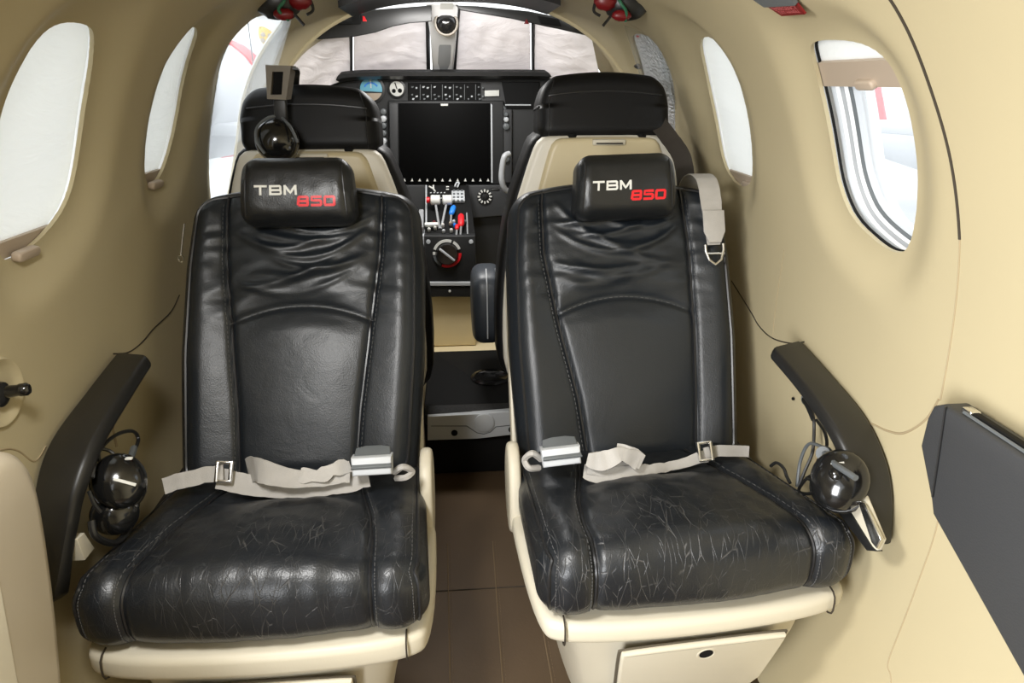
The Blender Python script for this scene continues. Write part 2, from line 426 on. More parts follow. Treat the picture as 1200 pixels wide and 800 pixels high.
# seams and joints in the lining
def wallpath(s, pts, off=0.0, n=10):
    out = []
    for p in spline([V((a, b)) for a, b in pts], n): out.append(hull(s, p.x, p.y, off-scoop(s, p.x, p.y)*-1))
    return out
def seam(n, s, pts, r, m):
    mb = MB(); mb.tube(wallpath(s, pts), r, 6); return struct('trim_%d' % n, mb, M[m])
seam(1, 1, [(.737, 1.15), (.737, 1.105), (.747, 1.024), (.746, .94), (.745, .855)], .0022, 'seam')
seam(2, 1, [(.745, .855), (.752, .723), (.754, .64)], .0014, 'lseam')
seam(3, 1, [(.712, .50), (.71, .457), (.715, .36), (.715, .245), (.70, .225), (.68, .2)], .0012, 'lseam')
seam(4, 1, [(1.46, .60), (1.344, .565), (1.296, .549), (1.233, .546), (1.157, .564), (1.11, .585)], .0015, 'seam')
seam(5, 1, [(.90, .525), (.881, .538), (.845, .546), (.809, .562), (.774, .601), (.757, .640)], .0018, 'lseam')
seam(6, -1, [(1.45, .60), (1.395, .581), (1.306, .576), (1.245, .569), (1.191, .572), (1.14, .59)], .0014, 'seam')
seam(7, -1, [(.91, .54), (.879, .534), (.853, .566), (.823, .584), (.76, .60)], .0014, 'lseam')
seam(18, 1, [(1.232, .552), (1.235, .60), (1.228, .67), (1.215, .73)], .0009, 'lseam')

# ------------------------------------------------------------------ windows
def wpt(s, p, off): return hull(s, p.x, min(p.y, 1.2), off)
def scaled(P, k):
    c = sum(P, V((0, 0)))/len(P); return [c+(p-c)*k for p in P]
wn = 0
SHADES = {'rr': ('white window shade slid up open in the rear right window', .045), 'lr': ('white window shade drawn down over the rear left window', 1),
          'rm': ('greyish window shade drawn down over the window beside the right seat', 1), 'lm': ('narrow white window shade drawn down between the rear left window and the cockpit', 1)}
for key in ('rr', 'lr', 'rm', 'lm', 'lc', 'rc'):
    s = WIN[key][0]; P = WOUT[key]; wn += 1
    base = .012 if key in ('lc', 'rc') else SCOOP
    dp = .088 if key not in ('lc', 'rc') else .020
    root = struct('window_%d' % wn, MB().loft([[wpt(s, p, base+dp-.012) for p in scaled(P, 1.16 if key == 'rr' else 1.12 if key not in ('lc', 'rc') else 1.32)], [wpt(s, p, base+dp-.007) for p in scaled(P, 1.16 if key == 'rr' else 1.12 if key not in ('lc', 'rc') else 1.32)]]), M['glass'])
    # sleeve that joins the lining to the outer skin
    ks = (1.14 if key == 'rr' else 1.09) if key not in ('lc', 'rc') else 1.30; mb = MB(); a = scaled(P, ks); b = scaled(P, ks+.04)
    rings = [[wpt(s, p, base+.0065) for p in a], [wpt(s, p, base+dp) for p in a], [wpt(s, p, base+dp) for p in b], [wpt(s, p, base+.0065) for p in b]]
    rings.append(rings[0]); mb.grid(rings, True)
    obj('window_frame', mb, M['white'], root, angle=30)
    if key == 'rr':
        mb = MB(); mb.tube([wpt(s, p, base+.010) for p in scaled(P, 1.005)], .0022, 6, True); obj('seal', mb, M['matte'], root)
        for k, (kk, off, m) in enumerate(((1.10, .026, 'grey'), (1.08, .031, 'white'), (1.06, .036, 'plate'), (1.04, .041, 'white'), (1.02, .046, 'dgrey'), (1.0, .051, 'grey'))):
            q = scaled(P, kk); q2 = scaled(P, kk-.03)
            mb = MB(); rr = [[wpt(s, p, base+off) for p in q], [wpt(s, p, base+off-.004) for p in scaled(P, kk-.015)], [wpt(s, p, base+off) for p in q2], [wpt(s, p, base+off+.006) for p in q2], [wpt(s, p, base+off+.006) for p in q]]
            rr.append(rr[0]); mb.grid(rr, True); obj('seal_ring', mb, M[m], root, angle=50)
    if key in SHADES:
        ys = [p.x for p in P]; zs = [p.y for p in P]; y0, y1, z0, z1 = min(ys), max(ys), min(zs), max(zs)
        e = .012
        off = base+.0125
        zb = z0+.022 if key != 'rr' else z1-.030      # bottom edge of the fabric
        lab = SHADES[key][0]
        t = thing('window_shade', lab, 'window shade', hull(s, (y0+y1)/2, zb, off), 'sliding shades in the cabin windows')
        c = sum(P, V((0, 0)))/len(P); aB = scaled(P, 1.055)
        def span(z):
            xs = []
            for i in range(len(aB)):
                p, q = aB[i], aB[(i+1) % len(aB)]
                if (p.y > z) != (q.y > z): xs.append(p.x+(q.x-p.x)*(z-p.y)/(q.y-p.y))
            return (min(xs), max(xs)) if len(xs) > 1 else (c.x-.02, c.x+.02)
        zt = max(p.y for p in aB)-.004
        def strip(za, zb_, o1, th, nz):
            f, bk = [], []
            for i in range(nz+1):
                z = lerp(za, zb_, i/nz); l, r = span(min(max(z, min(p.y for p in aB)+.003), zt-.001))
                f.append([hull(s, lerp(l, r, j/14), z, o1) for j in range(15)]); bk.append([hull(s, lerp(l, r, j/14), z, o1+th) for j in range(15)])
            mb = MB(); n_ = 15; loop = []
            rows = [f[i]+list(reversed(bk[i])) for i in range(nz+1)]
            return mb.loft(rows)
        obj('fabric', strip(zb, zt, off, .0015, 24), M['shade'], t, angle=60)
        zr = zb-.022 if key != 'rr' else zb-.030
        obj('rail', strip(zr, zb, off-.005, .010, 4), M['tan'], t, angle=40)
        yc = lerp(y0, y1, .5) if key != 'rr' else .925
        yc = {'lr': .965, 'lm': 1.40, 'rm': 1.44, 'rr': .925}[key]
        mb = MB(); nrm = hnorm(zr, s); o = hull(s, yc, zr+.004, off-.012)
        mb.slab(rrect(.05 if key != 'rr' else .042, .014, .006), .013, .003, o-nrm*0, (0, 1, 0), V((0, 0, 1)) - nrm*nrm.z)
        obj('pull_tab', mb, M['tan'], t)

# ------------------------------------------------------------------ soft upholstered bodies
def soft_box(hx, hy, hz, r, nx, ny, nz):
    """rounded box as (vertices, faces); each vertex is (position, flat-face factor towards +z)"""
    mb = MB()
    def sp(n, h):
        out = []
        for i in range(n+1):
            t = -1+2*i/n; t = .65*t+.35*math.sin(t*PI/2); out.append(t*h)
        return out
    X, Y, Z = sp(nx, hx), sp(ny, hy), sp(nz, hz)
    def P(x, y, z):
        q = V((max(-(hx-r), min(hx-r, x)), max(-(hy-r), min(hy-r, y)), max(-(hz-r), min(hz-r, z)))); d = V((x, y, z))-q
        return q+d.normalized()*r if d.length > 1e-9 else V((x, y, z))
    for sz in (-hz, hz): mb.grid([[P(x, y, sz) for x in X] for y in Y])
    for sx in (-hx, hx): mb.grid([[P(sx, y, z) for y in Y] for z in Z])
    for sy in (-hy, hy): mb.grid([[P(x, sy, z) for x in X] for z in Z])
    return mb
def pl_dist(P, x, y):
    best = 1e9
    for (ax, ay), (bx, by) in zip(P, P[1:]):
        dx, dy = bx-ax, by-ay; t = max(0, min(1, ((x-ax)*dx+(y-ay)*dy)/(dx*dx+dy*dy))); best = min(best, math.hypot(x-ax-dx*t, y-ay-dy*t))
    return best
def fz(x, y, hx, hy, hz, r):
    """front height of the rounded box above (x, y)"""
    dx = max(0, abs(x)-(hx-r)); dy = max(0, abs(y)-(hy-r)); return hz-r+math.sqrt(max(0, r*r-dx*dx-dy*dy))

def stitches(mb, pts, off, n=None, w=.0006, l=.006):
    """short threads along a path"""
    L = 0
    for a, b in zip(pts, pts[1:]):
        d = b-a
        k = max(1, int(d.length/.009))
        for i in range(k):
            p = a+d*((i+.2)/k); q = a+d*((i+.8)/k); mb.tube([p+off, q+off], w, 4)
    return mb

LET = {  # wide block letters as strokes in a 1 x 1 cell
 'T': [[(0, .9), (1, .9)], [(.5, .9), (.5, 0)]],
 'B': [[(.1, 0), (.1, 1)], [(.1, .9), (.85, .9), (.9, .85), (.9, .58), (.84, .5), (.1, .5)], [(.84, .5), (.92, .44), (.92, .15), (.86, .1), (.1, .1)]],
 'M': [[(.08, 0), (.08, 1)], [(.08, .95), (.5, .2), (.92, .95)], [(.92, 1), (.92, 0)]],
 '8': [[(.12, .1), (.88, .1), (.9, .14), (.9, .46), (.85, .5), (.15, .5), (.12, .54), (.12, .86), (.15, .9), (.85, .9), (.88, .86), (.88, .54)], [(.1, .1), (.1, .46), (.15, .5)]],
 '5': [[(.95, .9), (.12, .9), (.12, .55), (.82, .55), (.9, .5), (.9, .15), (.85, .1), (.05, .1)]],
 '0': [[(.1, .14), (.14, .1), (.86, .1), (.9, .14), (.9, .86), (.86, .9), (.14, .9), (.1, .86), (.1, .14)]]}
def letters(text, x0, y0, cw, ch, gap, surf, sw=.18, slant=.0):
    """strokes laid as raised strips on a surface function surf(x, y, lift)"""
    mb = MB()
    for i, c in enumerate(text):
        for st in LET[c]:
            pts = [(x0+i*(cw+gap)+p[0]*cw+slant*p[1]*ch, y0+p[1]*ch) for p in st]
            dense = []
            for (ax, ay), (bx, by) in zip(pts, pts[1:]):
                k = max(1, int(math.hypot(bx-ax, by-ay)/.004))
                dense += [(lerp(ax, bx, t/k), lerp(ay, by, t/k)) for t in range(k)]
            dense.append(pts[-1]); L, R = [], []; h = sw*ch/2
            for k, (x, y) in enumerate(dense):
                xa, ya = dense[max(k-1, 0)]; xb, yb = dense[min(k+1, len(dense)-1)]; d = math.hypot(xb-xa, yb-ya) or 1
                nx, ny = -(yb-ya)/d*h, (xb-xa)/d*h; L.append((x+nx, y+ny)); R.append((x-nx, y-ny))
            rows = [[surf(a[0], a[1], .0002), surf(a[0], a[1], .0013), surf(b[0], b[1], .0013), surf(b[0], b[1], .0002)] for a, b in zip(L, R)]
            mb.loft(rows)
    return mb

# ------------------------------------------------------------------ the two rear-facing cabin seats
def make_seat(side, label, backx, cush, sc, yo):
    """backx: centre x of the backrest at bottom/top; cush: centre x of the cushion front/back; yo shifts it in y"""
    cxb, cxt = backx; cxf, cxr = cush
    root = thing('cabin_seat', label, 'seat', (cxf, 1.0+yo, 0), 'rear facing cabin seats')
    rnd = random.Random(3 if side < 0 else 8)
    inner = -side                                        # the aisle lies towards -side
    # backrest ---------------------------------------------------------
    HXb, HYb, HZb, R = .217*sc, .292, .052, .036
    O = V((0, 1.105+yo, .335)); ey = V((0, .475, .88)).normalized(); ez = V((0, -.88, .475)).normalized()
    seamL = [(-.105, -.30), (-.110, -.15), (-.122, 0), (-.138, .14), (-.150, .30)]
    if side > 0: seamL = [(-.085, -.30), (-.100, -.15), (-.128, 0), (-.150, .14), (-.158, .30)]
    seamR = [(-x, y) for x, y in seamL]
    if side > 0: seamR = [(.125, -.30), (.130, -.15), (.132, 0), (.132, .14), (.130, .30)]
    ARC = lambda x: .045-1.7*(x-.0)**2
    arc = [(x/100, ARC(x/100)) for x in range(-13, 14)]
    def sx(P, y): return interp(y, [(b, a) for a, b in P])
    folds = []
    for k in range(9):
        y0 = .07+.016*k+rnd.uniform(-.006, .006); folds.append((y0, rnd.uniform(1.6, 5.0), rnd.uniform(-.06, .06), rnd.uniform(-.25, .25), rnd.uniform(.06, .13), rnd.uniform(.004, .0085), rnd.uniform(.005, .009)))
    def front(x, y):
        d = 0.
        l, r = sx(seamL, y), sx(seamR, y)
        if x < l or x > r:                               # bolsters swell and come forward
            e = (l-x)/(HXb+l) if x < l else (x-r)/(HXb-r)
            d += .016*math.sin(PI*min(1, max(0, e))*.62)
        else:
            c = (x-l)/(r-l)
            yy = y-ARC(x)
            if yy < 0: d += .010*max(0,math.sin(PI*c))**.6*sstep(0, -.05, yy)
            else: d += .013*max(0,math.sin(PI*c))**.5*sstep(0, .04, yy)*(1-.3*sstep(.1, .25, yy))
            if yy > .004:
                w = sstep(.0, .05, yy)*sstep(0, .15, c)*sstep(1, .85, c)
                for y0, cu, xc, sl, hwid, am, wd in folds:
                    q = y-(y0+cu*(x-xc)**2+sl*(x-xc)); d += w*am*math.exp(-(q/wd)**2)*math.exp(-((x-xc)/hwid)**4)
            d -= .006*math.exp(-(yy/.006)**2)
        for sm in (l, r): d -= .007*math.exp(-((x-sm)/.0055)**2)
        # crumples running off the seams
        n = noise.noise(V((x*14, y*38, 3.1*side))); nn = noise.noise(V((x*30, y*60, 7.7*side)))
        near = math.exp(-(min(abs(x-l), abs(x-r))/.035)**2)*sstep(-.05, .1, y)
        d += .006*near*n+.0018*nn*sstep(-.1, .15, y)+.0015*noise.noise(V((x*9, y*12, side)))
        return d
    def body(x, y, z):
        wgt = max(0, (z+.0)/HZb); t = (y+HYb)/(2*HYb)
        edge = sstep(HXb, HXb-.05, abs(x))*sstep(HYb, HYb-.05, abs(y))
        dz = front(x, y)*wgt*edge if wgt > .3 else 0
        ws = interp(t, [(0, .98), (.45, 1.04), (.75, 1.035), (.93, 1.0), (1., .955)])
        yy = y-.028*t*(abs(x)/HXb)**2.2
        zz = z+dz+.010*math.sin(t*PI)*0-.022*(t-.5)**2
        zz *= 1.0
        cx = lerp(cxb, cxt, t)
        return O+V((cx, 0, 0))+V((x*ws, 0, 0))+ey*(yy+HYb)+ez*(zz-HZb)
    mb = soft_box(HXb, HYb, HZb, R, 120, 150, 10)
    mb.v = [body(*p) for p in mb.v]
    back = obj('backrest', mb, M['leather'], root, angle=180, weld=1e-5)
    def bsurf(x, y, lift): return body(x, y, fz(x, y, HXb, HYb, HZb, R))+ez*lift
    pp = MB()
    for sm in (seamL, seamR):
        ys = [lerp(-.27, .272, i/60) for i in range(61)]
        pp.tube([bsurf(sx(sm, y), y, .0035) for y in ys], .0026, 6)
    o = rrect(2*HXb-.036, 2*HYb-.036, .03, 5)
    loop = []
    for i in range(len(o)):
        a, b = o[i], o[(i+1) % len(o)]; k = max(1, int(math.hypot(a[0]-b[0], a[1]-b[1])/.02)); loop += [(lerp(a[0], b[0], j/k), lerp(a[1], b[1], j/k)) for j in range(k)]
    pp.tube([bsurf(x, y, .001) for x, y in loop], .003, 6, True)
    obj('piping', pp, M['piping'], back)
    st = MB()
    for sm, dx in ((seamL, -.007), (seamR, .007)):
        ys = [lerp(-.265, .26, i/58) for i in range(59)]; stitches(st, [bsurf(sx(sm, y)+dx, y, .0004) for y in ys], V((0, 0, 0)))
    stitches(st, [bsurf(x, y, .0006) for x, y in arc], V((0, 0, 0)))
    obj('stitching', st, M['stitch'], back)
    # moulded shell behind the leather
    mb = MB(); out = [(x*1.0, y) for x, y in chaikin([(-.205, 0), (.205, 0), (.222, .25), (.214, .45), (.17, .53), (-.17, .53), (-.214, .45), (-.222, .25)], 2)]
    mb.slab([(x*sc, y) for x, y in out], .035, .012, O+V((lerp(cxb, cxt, .4), 0, 0))-ez*(2*HZb+.018)+ey*.015, V((1, 0, 0)), ey)
    obj('back_shell', mb, M['shell'], root)
    mb = MB(); mb.box(O+V((cxb+inner*(.219*sc), 0, 0))+ey*.20-ez*.085, (.010, .40, .042), .004, V((1, 0, 0)), ey)
    obj('side_trim', mb, M['cream'], root)
    # headrest ---------------------------------------------------------
    hxx, hyy, hzz, rr = (.100*sc if side < 0 else .098), .062, .040, .028
    hc = {-1: V((-.302, 1.325+yo, .832)), 1: V((.311, 1.33+yo, .832))}[side]
    hy_ = V((0, .28, .96)).normalized(); hz_ = V((0, -.96, .28)).normalized()
    hx_ = V((1, 0, 0)) if side < 0 else V((1, .05, .02)).normalized()
    def hb(x, y, z):
        b = 1-.05*(y/hyy); zz = z+.012*(1-(y/hyy)**2)*(z > 0)+.0012*noise.noise(V((x*40, y*40, 5)))
        zz += .003*noise.noise(V((x*25+y*40, y*8, 2)))*sstep(.5, 1, abs(x)/hxx)
        return hc+hx_*(x*b)+hy_*y+hz_*zz
    mb = soft_box(hxx, hyy, hzz, rr, 50, 36, 20); mb.v = [hb(*p) for p in mb.v]
    hr = obj('headrest', mb, M['hleather'], root, angle=180, weld=1e-5)
    def hs(x, y, l): return hb(x, y, fz(x, y, hxx, hyy, hzz, rr))+hz_*l
    mt = letters('TBM', -.070, -.010, .0225, .0175, .0035, hs, .22); t1 = obj('lettering', mt, M['offwhite'], hr, smooth=False); t1['label'] = 'white letters TBM'
    mt = letters('850', .003, -.030, .0205, .0180, .0025, hs, .25, .10); t2 = obj('lettering', mt, M['red'], hr, smooth=False); t2['label'] = 'red numerals 850'
    for s_ in (-1, 1):
        mb = MB(); mb.tube([hb(s_*hxx*.86, y, fz(s_*hxx*.86, y, hxx, hyy, hzz, rr)+.0004) for y in [lerp(-.045, .045, i/16) for i in range(17)]], .0016, 6)
        obj('seam_piping', mb, M['piping'], hr)
    mb = MB(); mb.box(hc-hy_*.03-hz_*.035, (.06, .08, .02), .006, (1, 0, 0), hy_); obj('headrest_post', mb, M['black'], root)
    # cushion ----------------------------------------------------------
    HXc, HYc, HZc, Rc = .234*sc, .200, .062, .040
    sl = [(-.160, -.2), (-.158, -.12), (-.150, -.04), (-.125, .06), (-.098, .20)]
    sr = [(.158, -.2), (.156, -.12), (.148, -.04), (.125, .06), (.105, .20)]
    def top(x, y):
        d = 0.; l, r = sx(sl, y), sx(sr, y)
        if x < l: d += .010*math.sin(PI*min(1, (l-x)/(HXc+l)))
        elif x > r: d += .010*math.sin(PI*min(1, (x-r)/(HXc-r)))
        else: d += .012*max(0,math.sin(PI*(x-l)/(r-l)))**.7*(1-.9*sstep(-.03, .08, y))-.010*sstep(-.02, .10, y)*max(0,math.sin(PI*(x-l)/(r-l)))**.5
        for sm in (l, r): d -= .007*math.exp(-((x-sm)/.0055)**2)
        q = y-(.035+.25*x*x-.10*x*side); d -= .005*math.exp(-(q/.010)**2)*sstep(l, l+.03, x)*sstep(r, r-.03, x)
        d += .004*noise.noise(V((x*9, y*9, 1.7*side)))+.0022*noise.noise(V((x*24+y*9, y*20-x*6, 4*side)))+.0012*noise.noise(V((x*50, y*44, 9*side)))
        return d
    yf = .775+yo; zo = .009 if side > 0 else 0
    def cb(x, y, z):
        t = (y+HYc)/(2*HYc); cx = lerp(cxf, cxr, t); wsc = lerp(1.03, .93, t); wgt = max(0, z/HZc)
        e = sstep(HXc, HXc-.06, abs(x))
        dz = top(x, y)*(wgt if wgt > .2 else 0)*e
        fr = sstep(-.06, -HYc, y)                        # the front roll bulges forward
        dy = -.010*math.sin(PI*min(1, max(0, (z+HZc)/(2*HZc))))*fr+.05*0
        if z > 0 or y < -.15: dy += -top(x, -.2)*.8*fr*e*(1 if y < -.12 else 0)
        dzr = -.010*(x/HXc)**2*wgt
        # rounded corners in plan
        dy += .008*fr*(abs(x)/HXc)**6+(.07*x*(1-t) if side > 0 else 0)
        return V((cx+x*wsc, yf+(y+HYc)+dy, .353+zo+z+dz+dzr-.060*t*(1 if z > 0 else .55)))
    mb = soft_box(HXc, HYc, HZc, Rc, 120, 110, 26); mb.v = [cb(*p) for p in mb.v]
    cu = obj('cushion', mb, M['worn'], root, angle=180, weld=1e-5)
    def rb(x, y, z, off):
        q = V((max(-(HXc-Rc), min(HXc-Rc, x)), max(-(HYc-Rc), min(HYc-Rc, y)), max(-(HZc-Rc), min(HZc-Rc, z)))); d = (V((x, y, z))-q).normalized()
        return cb(*(q+d*Rc))+d*off
    def over(x, s, off=.0016):
        """point on the top then down the front face: s from 0 (rear) to 1 (lower front edge)"""
        if s < .62: y = lerp(HYc-.02, -HYc, s/.62); return rb(x(y), y, HZc, off)
        z = lerp(HZc, -HZc+.012, (s-.62)/.38); return rb(x(-HYc), -HYc, z, off)
    pp = MB(); st = MB()
    for sm, dx in ((sl, -.007), (sr, .007)):
        pp.tube([over(lambda y: sx(sm, y), i/70) for i in range(71)], .0026, 6)
        st = MB(); stitches(st, [over(lambda y: sx(sm, y)+dx, i/50, .0006) for i in range(8, 51)], V((0, 0, 0))); obj('stitching', st, M['stitch'], cu)
    for s_ in (-1, 1):
        pp.tube([over(lambda y: s_*(HXc-.006), i/70, .0006) for i in range(71)], .0028, 6)
        st = MB(); stitches(st, [over(lambda y: s_*(HXc-.020), i/50, .0006) for i in range(8, 51)], V((0, 0, 0))); obj('stitching', st, M['stitch'], cu)
    obj('piping', pp, M['piping'], cu)
    # pan, pedestal, drawer ---------------------------------------------
    tw = .07 if side > 0 else 0
    def plan(w0, w1, y0, y1, r):
        P = [(-w0+r, y0), (0, y0-.012), (w0-r, y0), (w0, y0+r)]
        return chaikin([(cxf+x, y+tw*x) for x, y in P]+[(cxr+w1, y1), (cxr-w1, y1), (cxf-w0, y0+r-tw*w0)], 3)
    mb = MB(); mb.slab(plan(.247*sc, .236*sc, yf-.012, 1.20+yo, .04), .042-.006*(side > 0), .012, (0, 0, .250+zo+.006*(side > 0)), (1, 0, 0), (0, 1, 0), 4)
    pan = obj('seat_pan', mb, M['cream'], root)
    mb = MB()
    for s_ in (-1, 1):
        xx = s_*.205*sc; y_ = yf-.0095+tw*xx+.001
        mb.tube([V((cxf+xx, y_+a, b_+zo+.003*(side > 0))) for a, b_ in ((.02, .2935), (.008, .2925), (.001, .287), (-.001, .278), (-.001, .264), (.002, .256), (.010, .2505), (.03, .249))], .0014, 6)
        obj('pan_joint', mb, M['seam'], pan); mb = MB()
    mb = MB(); ring = []
    for z, w0, w1, y0 in ((0.0, .160, .15, yf+.075), (.10, .178, .16, yf+.040), (.20, .198, .18, yf+.014), (.252+zo+.006*(side > 0), .208, .19, yf+.006)):
        ring.append([V((p.x, p.y, z)) for p in plan(w0*sc, w1*sc, y0, 1.16+yo, .05)])
    mb.loft(ring); ped = obj('pedestal', mb, M['cream'], root)
    # drawer front lies on the sloping face
    a = V((cxf, yf+.075-.008, 0)); b = V((cxf, yf+.014-.0085, .20)); up = (b-a).normalized()
    o = lerp(0, 1, 0); exd = V((1, tw, 0)).normalized(); nrm = exd.cross(up)
    dd = chaikin([(-.112, 0), (.112, 0), (.128, .186), (.124, .194), (-.124, .194), (-.128, .186)], 2)
    mb = MB(); mb.slab([(x*sc, y) for x, y in dd], .010, .004, a+up*(.05+zo+.013*(side > 0))+nrm*.001, exd, up)
    gp_ = MB(); gp_.slab([(x*sc*1.035, y*1.02-.002) for x, y in dd], .003, .001, a+up*(.05+zo+.013*(side > 0))+nrm*.0005, exd, up)  # dark brown slab standing in for the shade around the drawer
    dr = obj('drawer_front', mb, M['cream'], root)
    obj('drawer_gap_shade', gp_, M['gapshade'], dr)
    hpos = a+up*(.05+zo+.013*(side > 0)+.168)+exd*.008+nrm*.0105
    mb = MB(); mb.lathe([(.0105, 0), (.0135, .0015), (.0150, .0008), (.0150, -.003)], hpos, nrm, 28); obj('finger_hole_rim', mb, M['cream'], dr)
    mb = MB(); mb.lathe([(.0108, 0), (.0108, .0012)], hpos, nrm, 24); obj('finger_hole', mb, M['matte'], dr)
    # rounded cream tab at the aisle side where backrest and pan meet
    tb = chaikin([(1.02, .245), (1.14, .245), (1.17, .33), (1.13, .40), (1.08, .41), (1.03, .355)], 2)
    mb = MB(); mb.slab([(p.x+yo, p.y) for p in tb], .022, .008, (lerp(cxf, cxr, .8)+inner*(.226*sc)-.011, 0, 0), (0, 1, 0), (0, 0, 1)); obj('hinge_cover', mb, M['cream'], root)
    mb = MB(); mb.box((lerp(cxf, cxr, .8)-inner*(.222*sc), 1.10+yo, .30), (.02, .16, .10), .008); obj('hinge_cover', mb, M['black'], root)
    return root, bsurf, cb, (HZc, ez)

seatL, bsL, cbL, infL = make_seat(-1, 'black leather seat beside the left wall, closest to the tan cabinet', (-.318, -.303), (-.310, -.310), 1.01, -.01)
seatR, bsR, cbR, infR = make_seat(1, 'black leather seat beside the right wall with a shoulder strap over its back', (.310, .312), (.331, .300), 1.015, .0)

M['fseam'] = mat('brown_thread', (.16, .11, .06), .7)
# ------------------------------------------------------------------ helpers for flat-fronted fittings
def slabY(mb, px, Y, t, b=.002, mi=0, smooth=0):
    """outline seen from the seats, standing upright at distance Y, t thick, front towards the cabin"""
    P = [atY(x, y, Y) for x, y in px]; o = [(p.x, p.z) for p in P]
    if smooth: o = [(p.x, p.y) for p in chaikin([V(q) for q in o], smooth)]
    return mb.slab(o, t, b, (0, Y+t, 0), (1, 0, 0), (0, 0, 1), 3, mi)
def slabX(mb, pts, X, t, b=.004, side=1, sm=0):
    """profile in (y, z) facing the aisle at X and t thick towards the wall"""
    P = [V(p) for p in pts]
    if sm: P = chaikin(P, sm)
    return mb.slab([(p.x, p.y) for p in P], t, b, (X if side > 0 else X-t, 0, 0), (0, 1, 0), (0, 0, 1), 3)
def ribbon(mb, pts, wd, w, t=.0016):
    """strap along pts, w wide in direction wd (one vector or one per point)"""
    rings = []
    pts = [p+V((0, -.0022*noise.noise(p*90), .0022*noise.noise(p*70+V((3, 1, 4))))) for p in pts]
    for i, p in enumerate(pts):
        d = (pts[min(i+1, len(pts)-1)]-pts[max(i-1, 0)]).normalized(); a = V(wd[i]) if isinstance(wd, list) else V(wd)
        a = (a-d*a.dot(d)).normalized(); n = d.cross(a); ww = w[i] if isinstance(w, list) else w
        rings.append([p+a*(ww/2)+n*(t/2), p-a*(ww/2)+n*(t/2), p-a*(ww/2)-n*(t/2), p+a*(ww/2)-n*(t/2)])
    return mb.loft(rings)
def one(name, m, parent, fn, **k):
    mb = MB(); fn(mb); return obj(name, mb, M[m] if isinstance(m, str) else m, parent, **k)

